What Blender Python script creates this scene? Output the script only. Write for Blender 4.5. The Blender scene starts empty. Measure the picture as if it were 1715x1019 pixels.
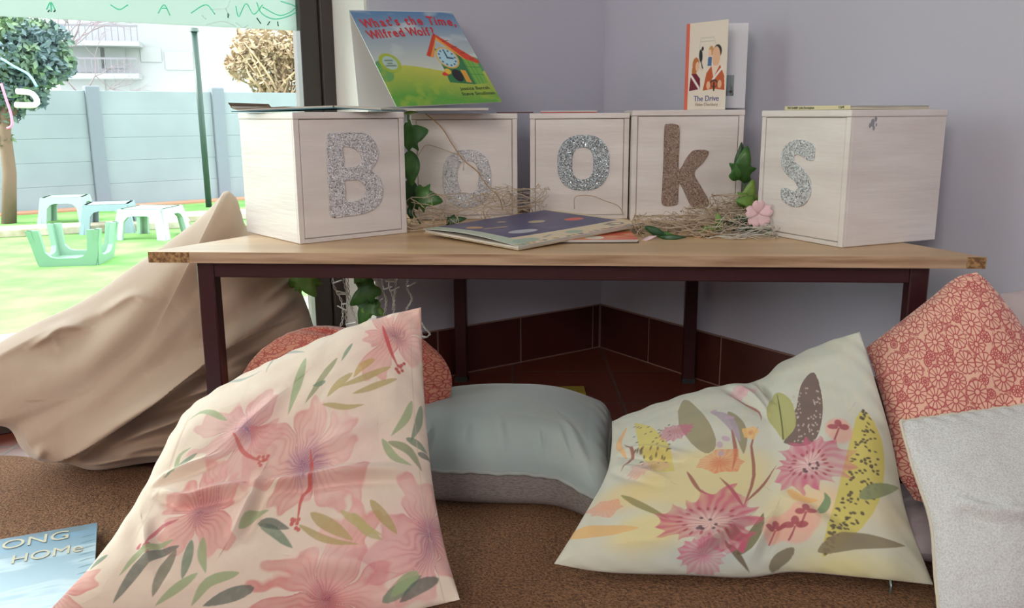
import bpy, bmesh, math, random
import numpy as np
from mathutils import Vector, Matrix
random.seed(7); RNG = np.random.default_rng(11)
C = bpy.context.scene.collection
scn = bpy.context.scene

# ------------------------------------------------------------------ camera
FPX, PITCH, ROLL, H = 1464.8, 0.2136, -0.0065, 0.62
_F = Vector((0, math.cos(PITCH), -math.sin(PITCH)))
_U0 = Vector((0, math.sin(PITCH), math.cos(PITCH))); _R0 = Vector((1, 0, 0))
_R = _R0*math.cos(ROLL) + _U0*math.sin(ROLL)
_U = _U0*math.cos(ROLL) - _R0*math.sin(ROLL)
camd = bpy.data.cameras.new('camera'); cam = bpy.data.objects.new('camera', camd); C.objects.link(cam)
camd.sensor_width = 36; camd.lens = FPX/1715*36; camd.clip_start = 0.02; camd.clip_end = 200
M = Matrix.Identity(4)
for i in range(3):
    M[i][0] = _R[i]; M[i][1] = _U[i]; M[i][2] = -_F[i]
M[2][3] = H
cam.matrix_world = M
scn.camera = cam
camd.dof.use_dof = False

# ------------------------------------------------------------------ view / world / lights
scn.view_settings.view_transform = 'Standard'
scn.view_settings.look = 'None'
scn.view_settings.gamma = 1
scn.view_settings.exposure = 0.25
w = bpy.data.worlds.new('sky'); scn.world = w; w.use_nodes = True
bg = w.node_tree.nodes['Background']; bg.inputs[0].default_value = (0.93, 0.97, 1.0, 1); bg.inputs[1].default_value = 4.6

def area(name, loc, target, sx, sy, power, col):
    l = bpy.data.lights.new(name, 'AREA'); l.shape = 'RECTANGLE'; l.size = sx; l.size_y = sy
    l.energy = power; l.color = col
    o = bpy.data.objects.new(name, l); C.objects.link(o); o.location = loc
    o.rotation_euler = (Vector(target)-Vector(loc)).to_track_quat('-Z', 'Y').to_euler()
    return o
sun = bpy.data.lights.new('sun', 'SUN'); sun.energy = 5.0; sun.angle = 0.02; sun.color = (1, .96, .88)
suno = bpy.data.objects.new('sun', sun); C.objects.link(suno)
SUN_FROM = Vector((-1.08, -0.19, .62))
suno.rotation_euler = (-SUN_FROM).to_track_quat('-Z', 'Y').to_euler()
# rear and side: daylight of the room's other windows, behind the camera
area('window_daylight_rear', (-1.15, -2.1, 1.75), (0.4, 1.8, 0.3), 1.3, 1.1, 40, (1.0, .94, .89))
area('window_fill_left', (-2.05, 1.35, .95), (-0.2, 1.3, 0.45), 1.5, 1.5, 26, (.95, .98, 1.0))  # added lamp outside the glass, boosts the daylight on the B box
area('window_daylight_side', (1.5, -1.9, 1.6), (0.6, 1.7, 0.3), 0.9, 0.9, 10, (.88, .92, 1.0))

# ------------------------------------------------------------------ helpers
def ray(px, py): return _F*FPX + _R*(px-857.5) - _U*(py-509.5)
def PZ(px, py, z):                         # point seen at pixel, on height z
    d = ray(px, py); return d*((z-H)/d.z) + Vector((0, 0, H))
def PY(px, py, Y):                         # point seen at pixel, at distance Y
    d = ray(px, py); return d*(Y/d.y) + Vector((0, 0, H))
c0 = PZ(1005, 580, 0); AZ = 0.97572
LW = Vector((-math.sin(AZ), -math.cos(AZ), 0)); RW = Vector((math.cos(AZ), -math.sin(AZ), 0))
NOUT = -RW                                 # outward of the window wall
ZUP = Vector((0, 0, 1))
def wallp(s, off, z): return c0 + LW*s + NOUT*off + ZUP*z

def mat(name, col=(.8, .8, .8), rough=.6, metal=0, spec=.5, bump=None, attr=None, noise=None, sheen=0, coat=0, trans=0, subs=0):
    m = bpy.data.materials.new(name); m.use_nodes = True; nt = m.node_tree; b = nt.nodes['Principled BSDF']
    b.inputs['Base Color'].default_value = (*col, 1); b.inputs['Roughness'].default_value = rough
    b.inputs['Metallic'].default_value = metal; b.inputs['Specular IOR Level'].default_value = spec
    b.inputs['Sheen Weight'].default_value = sheen; b.inputs['Coat Weight'].default_value = coat
    b.inputs['Transmission Weight'].default_value = trans
    tc = nt.nodes.new('ShaderNodeTexCoord'); src = None
    if attr:
        a = nt.nodes.new('ShaderNodeAttribute'); a.attribute_name = 'Col'; src = a.outputs['Color']
    if noise:                               # (scale, col2, amount, stretch)
        sc, col2, lo, hi, st = noise
        mp = nt.nodes.new('ShaderNodeMapping'); mp.inputs['Scale'].default_value = st
        nt.links.new(tc.outputs['Object'], mp.inputs[0])
        n = nt.nodes.new('ShaderNodeTexNoise'); n.inputs['Scale'].default_value = sc; n.inputs['Detail'].default_value = 6
        nt.links.new(mp.outputs[0], n.inputs[0])
        r = nt.nodes.new('ShaderNodeMapRange'); r.inputs[1].default_value = lo; r.inputs[2].default_value = hi
        nt.links.new(n.outputs[0], r.inputs[0])
        mx = nt.nodes.new('ShaderNodeMix'); mx.data_type = 'RGBA'
        nt.links.new(r.outputs[0], mx.inputs[0])
        if src: nt.links.new(src, mx.inputs[6])
        else: mx.inputs[6].default_value = (*col, 1)
        mx.inputs[7].default_value = (*col2, 1)
        src = mx.outputs[2]
    if src: nt.links.new(src, b.inputs['Base Color'])
    if bump:                                # (kind, scale, strength, dist, stretch)
        kind, sc, stg, dist, st = bump
        mp = nt.nodes.new('ShaderNodeMapping'); mp.inputs['Scale'].default_value = st
        nt.links.new(tc.outputs['Object'], mp.inputs[0])
        if kind == 'noise':
            n = nt.nodes.new('ShaderNodeTexNoise'); n.inputs['Detail'].default_value = 5
        else:
            n = nt.nodes.new('ShaderNodeTexVoronoi')
        n.inputs['Scale'].default_value = sc; nt.links.new(mp.outputs[0], n.inputs[0])
        bp = nt.nodes.new('ShaderNodeBump'); bp.inputs['Strength'].default_value = stg; bp.inputs['Distance'].default_value = dist
        nt.links.new(n.outputs[0], bp.inputs['Height']); nt.links.new(bp.outputs[0], b.inputs['Normal'])
    return m

def srgb(r, g, b):
    f = lambda v: ((v/255+.055)/1.055)**2.4 if v > 10 else v/255/12.92
    return (f(r), f(g), f(b))

def obj(name, me, m=None, parent=None, smooth=False):
    if isinstance(me, bmesh.types.BMesh):
        bm = me; me = bpy.data.meshes.new(name); bmesh.ops.recalc_face_normals(bm, faces=bm.faces); bm.to_mesh(me); bm.free()
    o = bpy.data.objects.new(name, me); C.objects.link(o)
    if m: me.materials.append(m)
    if smooth: me.polygons.foreach_set('use_smooth', [True]*len(me.polygons))
    if parent:
        o.parent = parent; o.matrix_parent_inverse = parent.matrix_basis.inverted() if False else Matrix.Translation(-parent.location)
    return o
def thing(name, label, cat, loc=(0, 0, 0), group=None):
    o = bpy.data.objects.new(name, None); C.objects.link(o); o.location = loc; o.empty_display_size = .05
    return tag(o, label, cat, group)
def tag(o, label, cat, group=None, kind=None):
    o['label'] = label; o['category'] = cat
    if group: o['group'] = group
    if kind: o['kind'] = kind
    return o
def struct(name, me, m=None): o = obj(name, me, m); o['kind'] = 'structure'; return o

def hexa(bm, pts):                          # 8 points: bottom 4 ccw, top 4 ccw
    v = [bm.verts.new(p) for p in pts]
    for f in ((3, 2, 1, 0), (4, 5, 6, 7), (0, 1, 5, 4), (1, 2, 6, 5), (2, 3, 7, 6), (3, 0, 4, 7)):
        bm.faces.new([v[i] for i in f])
def frame_box(bm, o, ax, ay, az, x0, x1, y0, y1, z0, z1):
    P = lambda x, y, z: o + ax*x + ay*y + az*z
    hexa(bm, [P(x0, y0, z0), P(x1, y0, z0), P(x1, y1, z0), P(x0, y1, z0), P(x0, y0, z1), P(x1, y0, z1), P(x1, y1, z1), P(x0, y1, z1)])
def wbox(bm, s0, s1, o0, o1, z0, z1): frame_box(bm, c0, LW, NOUT, ZUP, s0, s1, o0, o1, z0, z1)
def bevel(bm, w, seg=2):
    bmesh.ops.recalc_face_normals(bm, faces=bm.faces)
    bmesh.ops.bevel(bm, geom=[e for e in bm.edges], offset=w, segments=seg, profile=.6, affect='EDGES')
def prism(bm, pts, vec):
    a = [bm.verts.new(p) for p in pts]; b = [bm.verts.new(Vector(p)+Vector(vec)) for p in pts]
    n = len(pts); bm.faces.new(a); bm.faces.new(b[::-1])
    for i in range(n): bm.faces.new([a[i], b[i], b[(i+1) % n], a[(i+1) % n]])
def tube(bm, pts, r, seg=6, r2=None):
    pts = [Vector(p) for p in pts]; rings = []; n = len(pts)
    t0 = (pts[1]-pts[0]).normalized(); nrm = t0.orthogonal().normalized()
    for i, p in enumerate(pts):
        t = (pts[min(i+1, n-1)]-pts[max(i-1, 0)])
        t = t.normalized() if t.length > 1e-9 else t0
        nrm = (nrm - t*nrm.dot(t)); nrm = nrm.normalized() if nrm.length > 1e-6 else t.orthogonal().normalized()
        b = t.cross(nrm); rr = r if r2 is None else r+(r2-r)*i/(n-1)
        rings.append([bm.verts.new(p+(nrm*math.cos(a)+b*math.sin(a))*rr) for a in [2*math.pi*k/seg for k in range(seg)]])
    for i in range(n-1):
        for k in range(seg):
            bm.faces.new([rings[i][k], rings[i][(k+1) % seg], rings[i+1][(k+1) % seg], rings[i+1][k]])
    bm.faces.new(rings[0][::-1]); bm.faces.new(rings[-1])
def crom(pts, n):                           # Catmull-Rom resample, numpy
    P = np.array([list(p) for p in pts], float)
    if len(P) == 2:
        t = np.linspace(0, 1, n)[:, None]; return P[0]*(1-t)+P[1]*t
    E = np.vstack([2*P[0]-P[1], P, 2*P[-1]-P[-2]])
    d = np.linalg.norm(np.diff(P, axis=0), axis=1); cum = np.concatenate([[0], np.cumsum(d)]); cum /= cum[-1]
    out = []
    for t in np.linspace(0, 1, n):
        i = min(int(np.searchsorted(cum, t, side='right')-1), len(P)-2); f = (t-cum[i])/max(cum[i+1]-cum[i], 1e-9)
        a, b, c, e = E[i], E[i+1], E[i+2], E[i+3]
        out.append(.5*((2*b)+(-a+c)*f+(2*a-5*b+4*c-e)*f*f+(-a+3*b-3*c+e)*f**3))
    return np.array(out)

def grid_mesh(name, P, col=None, flip=False, extra=None):
    """P (n,m,3) grid -> mesh; col (n,m,3) -> attribute Col (linear). extra: list of further (P,col,flip)"""
    vs, fs, cs = [], [], []; off = 0
    for (p, c, fl) in [(P, col, flip)] + (extra or []):
        n, m = p.shape[:2]; idx = np.arange(n*m).reshape(n, m)+off
        q = np.stack([idx[:-1, :-1], idx[:-1, 1:], idx[1:, 1:], idx[1:, :-1]], -1).reshape(-1, 4)
        if fl: q = q[:, ::-1]
        vs.append(p.reshape(-1, 3)); fs.append(q)
        if c is not None: cs.append(np.concatenate([c.reshape(-1, 3), np.ones((n*m, 1))], 1))
        off += n*m
    V = np.vstack(vs); Fq = np.vstack(fs)
    me = bpy.data.meshes.new(name); me.vertices.add(len(V)); me.vertices.foreach_set('co', V.astype(np.float32).ravel())
    me.loops.add(len(Fq)*4); me.loops.foreach_set('vertex_index', Fq.astype(np.int32).ravel())
    me.polygons.add(len(Fq)); me.polygons.foreach_set('loop_start', np.arange(len(Fq), dtype=np.int32)*4)
    me.polygons.foreach_set('loop_total', np.full(len(Fq), 4, np.int32))
    me.polygons.foreach_set('use_smooth', np.ones(len(Fq), bool))
    me.update(calc_edges=True)
    if cs:
        a = me.color_attributes.new('Col', 'FLOAT_COLOR', 'POINT'); a.data.foreach_set('color', np.vstack(cs).astype(np.float32).ravel())
    me.validate(); return me

# ---- small numpy painter, working in the surface's own u,v
def lin(c):
    c = np.asarray(c, float)/255; return np.where(c > .04045, ((c+.055)/1.055)**2.4, c/12.92)
def vnoise(U, V, sc, seed=0, oct=3):
    out = np.zeros_like(U); amp = 1; tot = 0; r = np.random.default_rng(seed)
    for o in range(oct):
        G = r.random((67, 67)); x = (U*sc*2**o) % 66; y = (V*sc*2**o) % 66
        xi = np.floor(x).astype(int); yi = np.floor(y).astype(int); fx = x-xi; fy = y-yi
        fx = fx*fx*(3-2*fx); fy = fy*fy*(3-2*fy)
        out += amp*((G[yi, xi]*(1-fx)+G[yi, xi+1]*fx)*(1-fy)+(G[yi+1, xi]*(1-fx)+G[yi+1, xi+1]*fx)*fy); tot += amp; amp *= .5
    return out/tot
class Paint:
    def __init__(s, n, m, base, w=1.0, h=1.0):
        s.U, s.V = np.meshgrid(np.linspace(0, w, m), np.linspace(0, h, n)); s.img = np.tile(np.array(base, float), (n, m, 1)); s.px = max(w/m, h/n)
    def put(s, mask, col):
        k = np.clip(mask, 0, 1)[..., None]; s.img = s.img*(1-k)+np.asarray(col, float)*k
    def soft(s, d, e=None): e = e or s.px; return np.clip(.5-d/e/1.5, 0, 1)
    def poly(s, pts, col, a=1):
        x, y = s.U, s.V; ins = np.zeros_like(x, bool); n = len(pts)
        for i in range(n):
            x0, y0 = pts[i]; x1, y1 = pts[(i+1) % n]
            if y0 == y1: continue
            cnd = ((y0 > y) != (y1 > y)) & (x < (x1-x0)*(y-y0)/(y1-y0)+x0); ins ^= cnd
        s.put(ins*a, col)
    def ell(s, cx, cy, rx, ry, col, a=1, rot=0, e=None):
        c, q = math.cos(rot), math.sin(rot); dx = s.U-cx; dy = s.V-cy
        d = np.hypot((dx*c+dy*q)/rx, (-dx*q+dy*c)/ry)-1; s.put(s.soft(d*min(rx, ry), e)*a, col)
    def seg(s, pts, wd, col, a=1, taper=False, e=None):
        best = np.full_like(s.U, 9.); n = len(pts)-1
        for i in range(n):
            (x0, y0), (x1, y1) = pts[i], pts[i+1]; dx, dy = x1-x0, y1-y0; L = dx*dx+dy*dy+1e-12
            t = np.clip(((s.U-x0)*dx+(s.V-y0)*dy)/L, 0, 1); d = np.hypot(s.U-x0-t*dx, s.V-y0-t*dy)
            g = (i+t)/n; wl = wd*(np.sin(np.pi*np.clip(g, .0, 1)**.8)**.8+.03) if taper else wd
            best = np.minimum(best, d-wl)
        s.put(s.soft(best, e)*a, col)

def homog(src, dst):
    A = []; b = []
    for (x, y), (u, v) in zip(src, dst):
        A.append([x, y, 1, 0, 0, 0, -u*x, -u*y]); b.append(u); A.append([0, 0, 0, x, y, 1, -v*x, -v*y]); b.append(v)
    h = np.append(np.linalg.solve(np.array(A, float), np.array(b, float)), 1).reshape(3, 3)
    def f(x, y): q = h@np.array([x, y, 1.]); return q[0]/q[2], q[1]/q[2]
    return f

# =================================================================== SETTING
wall_m = mat('wall_paint', srgb(196, 194, 206), .75, bump=('noise', 60, .15, .002, (1, 1, 1)))
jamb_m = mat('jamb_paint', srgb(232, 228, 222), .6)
ceil_m = mat('ceiling_paint', (.75, .74, .72), .8)
# floor: terracotta tiles with grout
def tile_mat(name, base, base2, grout, sx, rough=.35, rot=0, offset=(0, 0, 0), ratio=1.0, gw=.012):
    m = mat(name, base, rough); nt = m.node_tree; b = nt.nodes['Principled BSDF']
    tc = nt.nodes.new('ShaderNodeTexCoord'); mp = nt.nodes.new('ShaderNodeMapping'); mp.inputs['Rotation'].default_value = (0, 0, rot); mp.inputs['Location'].default_value = offset
    br = nt.nodes.new('ShaderNodeTexBrick'); br.offset = 0; br.inputs['Scale'].default_value = 1; br.inputs['Brick Width'].default_value = sx; br.inputs['Row Height'].default_value = sx*ratio
    br.inputs['Mortar Size'].default_value = gw; br.inputs['Color1'].default_value = (*base, 1); br.inputs['Color2'].default_value = (*base2, 1); br.inputs['Mortar'].default_value = (*grout, 1)
    br.inputs['Mortar Smooth'].default_value = .3
    nt.links.new(tc.outputs['Object'], mp.inputs[0]); nt.links.new(mp.outputs[0], br.inputs[0]); nt.links.new(br.outputs[0], b.inputs['Base Color'])
    bp = nt.nodes.new('ShaderNodeBump'); bp.inputs['Strength'].default_value = .4; bp.inputs['Distance'].default_value = .003; bp.invert = True
    nt.links.new(br.outputs['Fac'], bp.inputs['Height']); nt.links.new(bp.outputs[0], b.inputs['Normal'])
    return m
floor_m = tile_mat('terracotta_floor', srgb(116, 54, 36), srgb(104, 46, 32), srgb(96, 70, 60), .24, .38, gw=.004)
bm = bmesh.new(); frame_box(bm, Vector((0, 0, 0)), LW, RW, ZUP, -.3, 5.5, -.45, 5.0, -.1, 0)
fl = struct('floor', bm, floor_m)
fl.location = c0; 
WTOP = 2.7
bm = bmesh.new(); frame_box(bm, c0, LW, RW, ZUP, -.2, .655, -.3, 0, -.1, WTOP); bevel(bm, .004)
struct('wall_left', bm, wall_m)
bm = bmesh.new(); frame_box(bm, c0, LW, RW, ZUP, .655, 5.2, -.3, 0, 2.3, WTOP); struct('wall_left_lintel', bm, wall_m).name = 'wall_lintel'
bm = bmesh.new(); frame_box(bm, c0, LW, RW, ZUP, 4.6, 5.2, -.3, 0, -.1, 2.3); struct('wall_far_left', bm, wall_m)
bm = bmesh.new(); frame_box(bm, c0, LW, RW, ZUP, -.2, 0, 0, 5.0, -.1, WTOP)
struct('wall_right', bm, wall_m)
bm = bmesh.new(); frame_box(bm, c0, LW, RW, ZUP, -.3, 5.3, -.45, 5.2, WTOP, WTOP+.1); struct('ceiling', bm, ceil_m)
bm = bmesh.new()
frame_box(bm, c0, LW, RW, ZUP, 5.0, 5.2, 0, 5.2, -.1, WTOP); struct('wall_rear', bm, wall_m)
bm = bmesh.new()
frame_box(bm, c0, LW, RW, ZUP, -.2, 5.2, 5.0, 5.2, -.1, WTOP); struct('wall_front', bm, wall_m)

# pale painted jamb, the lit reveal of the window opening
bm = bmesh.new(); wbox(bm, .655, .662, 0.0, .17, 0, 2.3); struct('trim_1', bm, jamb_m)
# skirting of terracotta tiles
sk_m = mat('skirting_tile', srgb(84, 38, 28), .4, noise=(9, srgb(68, 30, 24), .35, .7, (1, 1, 1)))
grout_m = mat('skirting_grout', srgb(150, 118, 106), .8)
def skirting(name, d, n, s_list):
    root = bpy.data.objects.new(name, None); C.objects.link(root); root['kind'] = 'structure'; root.location = c0
    bm = bmesh.new(); frame_box(bm, c0, d, n, ZUP, 0, s_list[-1], 0, .008, .0, .119); g = obj('grout', bm, grout_m, root)
    bm = bmesh.new()
    for a, b in zip(s_list[:-1], s_list[1:]):
        frame_box(bm, c0, d, n, ZUP, a+.003, b-.003, .002, .011, .004, .1175)
    obj('tiles', bm, sk_m, root)
skirting('baseboard_left', LW, RW, [0.012, .035, .27, .51, .655])
skirting('baseboard_right', RW, LW, [0.012, .2, .44, .68, .92, 1.16, 1.40, 1.64, 1.88, 2.1])

# window: dark frame, glass, frosted film at the top
frame_m = mat('window_frame_paint', srgb(58, 50, 46), .4)
win = bpy.data.objects.new('window_1', None); C.objects.link(win); win['kind'] = 'structure'; win.location = wallp(.7, .2, 0)
W0, W1 = .6625, 4.55
bm = bmesh.new()
wbox(bm, W0, W0+.03, .165, .235, .0, 2.3); wbox(bm, W0+.031, W0+.075, .175, .225, .05, 2.25)
wbox(bm, W0, W1, .165, .235, 0, .05); wbox(bm, W0, W1, .165, .235, 2.25, 2.3); wbox(bm, W1, W1+.05, .165, .235, 0, 2.3)
wbox(bm, 2.3, 2.37, .17, .23, .05, 2.25)
bevel(bm, .002, 1); obj('window_frame', bm, frame_m, win)
gm = bpy.data.materials.new('clear_glass'); gm.use_nodes = True; nt = gm.node_tree; nt.nodes.clear()
out = nt.nodes.new('ShaderNodeOutputMaterial'); mx = nt.nodes.new('ShaderNodeMixShader'); tr = nt.nodes.new('ShaderNodeBsdfTransparent'); gl = nt.nodes.new('ShaderNodeBsdfGlossy')
fr = nt.nodes.new('ShaderNodeFresnel'); fr.inputs[0].default_value = 1.25; gl.inputs['Roughness'].default_value = .02; tr.inputs[0].default_value = (.95, .985, .965, 1)
nt.links.new(fr.outputs[0], mx.inputs[0]); nt.links.new(tr.outputs[0], mx.inputs[1]); nt.links.new(gl.outputs[0], mx.inputs[2]); nt.links.new(mx.outputs[0], out.inputs[0])
def quadmesh(name, pts, m, parent=None):
    bm = bmesh.new(); bm.faces.new([bm.verts.new(p) for p in pts]); return obj(name, bm, m, parent)
bm = bmesh.new(); wbox(bm, W0+.07, 2.3, .198, .202, .05, 2.25); wbox(bm, 2.37, W1, .198, .202, .05, 2.25)
obj('pane', bm, gm, win)
# frosted band
fm = bpy.data.materials.new('frosted_film'); fm.use_nodes = True; nt = fm.node_tree; nt.nodes.clear()
out = nt.nodes.new('ShaderNodeOutputMaterial'); mx = nt.nodes.new('ShaderNodeMixShader'); tr = nt.nodes.new('ShaderNodeBsdfTranslucent'); gl = nt.nodes.new('ShaderNodeBsdfDiffuse')
tr.inputs[0].default_value = (.60, .67, .645, 1); gl.inputs[0].default_value = (.7, .76, .74, 1); mx.inputs[0].default_value = .15
nt.links.new(tr.outputs[0], mx.inputs[1]); nt.links.new(gl.outputs[0], mx.inputs[2]); nt.links.new(mx.outputs[0], out.inputs[0])
def onwin(px, py, off):
    d = ray(px, py); o = Vector((0, 0, H)); n = NOUT; base = c0+NOUT*off
    s = (base-o).dot(n)/d.dot(n); P = o+d*s; return (P-c0).dot(LW), P.z
zf = onwin(260, 40, .196)[1]
bm = bmesh.new(); wbox(bm, W0+.075, 2.3, .1955, .1965, zf, 2.25); obj('frosted_film', bm, fm, win)
# painted scribbles on the film
def translu(name, col):
    m = bpy.data.materials.new(name); m.use_nodes = True; nt = m.node_tree; nt.nodes.clear()
    o_ = nt.nodes.new('ShaderNodeOutputMaterial'); a = nt.nodes.new('ShaderNodeBsdfTransparent'); b = nt.nodes.new('ShaderNodeBsdfTranslucent'); x = nt.nodes.new('ShaderNodeMixShader'); x.inputs[0].default_value = .75
    a.inputs[0].default_value = (*col, 1); b.inputs[0].default_value = (*col, 1); nt.links.new(a.outputs[0], x.inputs[1]); nt.links.new(b.outputs[0], x.inputs[2]); nt.links.new(x.outputs[0], o_.inputs[0]); return m
teal_m = translu('teal_paint', (.42, .92, .74)); wht_m = translu('white_paint', (1, 1, 1)); drk_m = mat('dark_green_paint', srgb(48, 96, 84), .5)
def scribble(name, strokes, m, r):
    bm = bmesh.new()
    for st in strokes:
        pts = []
        for (x, y) in st:
            s, z = onwin(x, y, .194); pts.append(wallp(s, .194, z))
        if len(pts) > 2: pts = [Vector(p) for p in crom(pts, len(pts)*4)]
        tube(bm, pts, r, 5)
    obj(name, bm, m, win, True)
scribble('teal_scribble', [[(265, 22), (275, 8), (285, 26)], [(270, 14), (280, 14)], [(320, 22), (345, 8), (360, 24)], [(395, 10), (400, 28), (412, 6), (425, 24), (440, 8)],
                           [(430, 4), (438, 22), (460, 32), (490, 24), (505, 8), (500, -6)], [(440, 12), (470, 26), (495, 12), (470, 2)], [(185, 8), (200, 16), (214, 8)], [(78, 16), (85, 4), (92, 16)], [(85, 4), (86, 20)]], teal_m, .0012)
scribble('white_scribble', [[(345, 42), (372, 36), (395, 44)], [(352, 16), (378, 14), (385, 2)], [(395, 38), (408, 46), (415, 42)], [(378, 14), (384, 26)], [(338, 26), (345, 32)]], wht_m, .0014)
scribble('dark_scribble', [[(80, 20), (83, 17)], [(90, 20), (93, 17)], [(430, 30), (437, 40)], [(448, 42), (452, 36)], [(465, 36), (466, 44)], [(382, 22), (382, 30)]], drk_m, .0013)

# =================================================================== OUTDOORS
GZ = -.45
grass_m = mat('bright_lawn', srgb(88, 142, 66), .9, noise=(3, srgb(124, 166, 92), .35, .65, (1, 1, 1)), bump=('noise', 220, .6, .02, (1, 1, 1)))
bm = bmesh.new()
gpts = [wallp(-6, .32, GZ), wallp(8, .32, GZ), wallp(16, 22, GZ), wallp(-22, 22, GZ)]
prism(bm, gpts, (0, 0, -.1)); tag(obj('lawn', bm, grass_m), 'bright green artificial lawn outside the window', 'lawn', kind='structure')
pav_m = mat('pale_paving', srgb(214, 210, 200), .8, noise=(4, srgb(196, 190, 180), .4, .7, (1, 1, 1)))
def onground(px, py, z=GZ): return PZ(px, py, z)
bm = bmesh.new(); prism(bm, [wallp(-2, .31, GZ+.004), wallp(8, .31, GZ+.004), wallp(8, 3.1, GZ+.004), wallp(-2, 3.1, GZ+.004)], (0, 0, .02))
o = struct('patio_paving', bm, pav_m)
kerb_m = mat('kerb_concrete', srgb(176, 168, 154), .85, noise=(6, srgb(140, 128, 104), .45, .7, (1, 1, 1)))
def kerb(p0, p1, wdt, h, label):
    a, b = onground(*p0), onground(*p1); d = (b-a).normalized(); n = Vector((-d.y, d.x, 0))
    bm = bmesh.new(); frame_box(bm, a, d, n, ZUP, 0, (b-a).length, 0, wdt, 0, h); bevel(bm, .01); tag(obj('kerb', bm, kerb_m), label, 'kerb', kind='structure')
kerb((-60, 402), (320, 382), .35, .07, 'pale concrete kerb in front of the stools')
kerb((200, 378), (560, 360), .5, .06, 'pale concrete kerb beyond the stools')

# precast fence
fA, fB = onground(-60, 362), onground(412, 331); fd = (fB-fA).normalized(); fn = Vector((-fd.y, fd.x, 0))
fence = thing('precast_fence', 'pale blue grey precast panel fence across the back of the lawn', 'fence', fA)
fpan_m = mat('fence_panel_paint', srgb(136, 144, 152), .8, noise=(2, srgb(126, 134, 142), .3, .7, (1, 1, 1)))
fpost_m = mat('fence_post_paint', srgb(112, 118, 130), .8)
ztop = PY(240, 152, (onground(240, 342)).y).z
rows = 5; ph = (ztop-GZ)/rows
def sofpx(px):
    d = ray(px, 300); A = np.array([[d.x, -fd.x], [d.y, -fd.y]]); t = np.linalg.solve(A, np.array([fA.x, fA.y])); return t[1]
ps = [sofpx(169), sofpx(374)]; gap = ps[1]-ps[0]; posts = [ps[0]-gap, ps[0], ps[1], ps[1]+gap, ps[1]+2*gap]
for i in range(len(posts)-1):
    for r in range(rows):
        bm = bmesh.new(); frame_box(bm, fA, fd, fn, ZUP, posts[i]+.08, posts[i+1]-.08, 0, .05, r*ph-.004, (r+1)*ph-.004); bevel(bm, .007)
        obj('fence_panel', bm, fpan_m, fence)
for s in posts:
    bm = bmesh.new(); frame_box(bm, fA, fd, fn, ZUP, s-.08, s+.08, -.05, .1, 0, ztop-GZ+.05); bevel(bm, .015); obj('fence_post', bm, fpost_m, fence)
# soil strip at the fence foot
bm = bmesh.new(); frame_box(bm, fA, fd, fn, ZUP, -1, 10, -.35, -.06, .0, .02); struct('soil_strip', bm, mat('soil', srgb(165, 120, 96), .95))

# green pole
pb = onground(350, 347); pt_ = PY(325, 50, pb.y)
bm = bmesh.new(); tube(bm, [pb, pb.lerp(pt_, .5), pt_], .035, 12); pole = tag(obj('metal_pole', bm, mat('pole_paint', srgb(34, 58, 52), .4), smooth=True), 'tall dark green metal pole standing on the lawn before the fence', 'pole')
bm = bmesh.new(); bmesh.ops.create_cone(bm, cap_ends=True, segments=16, radius1=.055, radius2=.045, depth=.04, matrix=Matrix.Translation(pt_)); obj('pole_cap', bm, mat('cap_grey', srgb(70, 84, 80), .5), pole)
pole.children[0].parent = pole

# building
bY = 24; bA = PY(118, 300, bY); bA.z = GZ; bB = PY(590, 300, bY+2); bB.z = GZ
bd = (bB-bA).normalized(); bn = Vector((-bd.y, bd.x, 0))
bld = thing('apartment_building', 'white apartment block with balconies behind the fence', 'building', bA)
bw_m = mat('white_render', srgb(148, 146, 152), .8); bgl_m = mat('grey_glass', srgb(96, 108, 124), .3); rail_m = mat('rail_grey', srgb(118, 110, 122), .6)
bm = bmesh.new(); frame_box(bm, bA, bd, bn, ZUP, 0, (bB-bA).length, 0, 6, 0, 8); obj('wall', bm, bw_m, bld)
def bwin(px, py, w_, h_):
    d = ray(px, py); A = np.array([[d.x, -bd.x], [d.y, -bd.y]]); t = np.linalg.solve(A, np.array([bA.x, bA.y])); z = H+d.z*t[0]-GZ; s = t[1]
    bm = bmesh.new(); frame_box(bm, bA, bd, bn, ZUP, s-w_/2-.06, s+w_/2+.06, -.03, .02, z-h_/2-.06, z+h_/2+.06); f = obj('window', bm, bw_m, bld)
    bm = bmesh.new()
    for k in (0, 1): frame_box(bm, bA, bd, bn, ZUP, s-w_/2+k*w_/2+.03, s+k*w_/2-.03, -.05, -.031, z-h_/2, z+h_/2)
    p = obj('pane', bm, bgl_m, bld); p.parent = f; p.matrix_parent_inverse = Matrix.Translation(-bA)
for q in ((300, 102, .6, .35), (253, 92, .4, .25), (145, 95, .8, .7), (142, 148, .9, .5), (190, 95, .5, .5)): bwin(*q)
d = ray(160, 130)
for (px, py) in ((165, 125), (165, 72)):
    d = ray(px, py); A = np.array([[d.x, -bd.x], [d.y, -bd.y]]); t = np.linalg.solve(A, np.array([bA.x, bA.y])); z = H+d.z*t[0]-GZ; s = t[1]
    bm = bmesh.new(); frame_box(bm, bA, bd, bn, ZUP, s-1.1, s+1.1, -.8, 0, z-.12, z); bl = obj('balcony', bm, bw_m, bld)
    bm = bmesh.new(); frame_box(bm, bA, bd, bn, ZUP, s-1.1, s+1.1, -.8, -.77, z+.35, z+.4)
    for k in range(15): frame_box(bm, bA, bd, bn, ZUP, s-1.1+k*.155, s-1.08+k*.155, -.8, -.78, z, z+.35)
    rl = obj('railing', bm, rail_m, bld)

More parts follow.
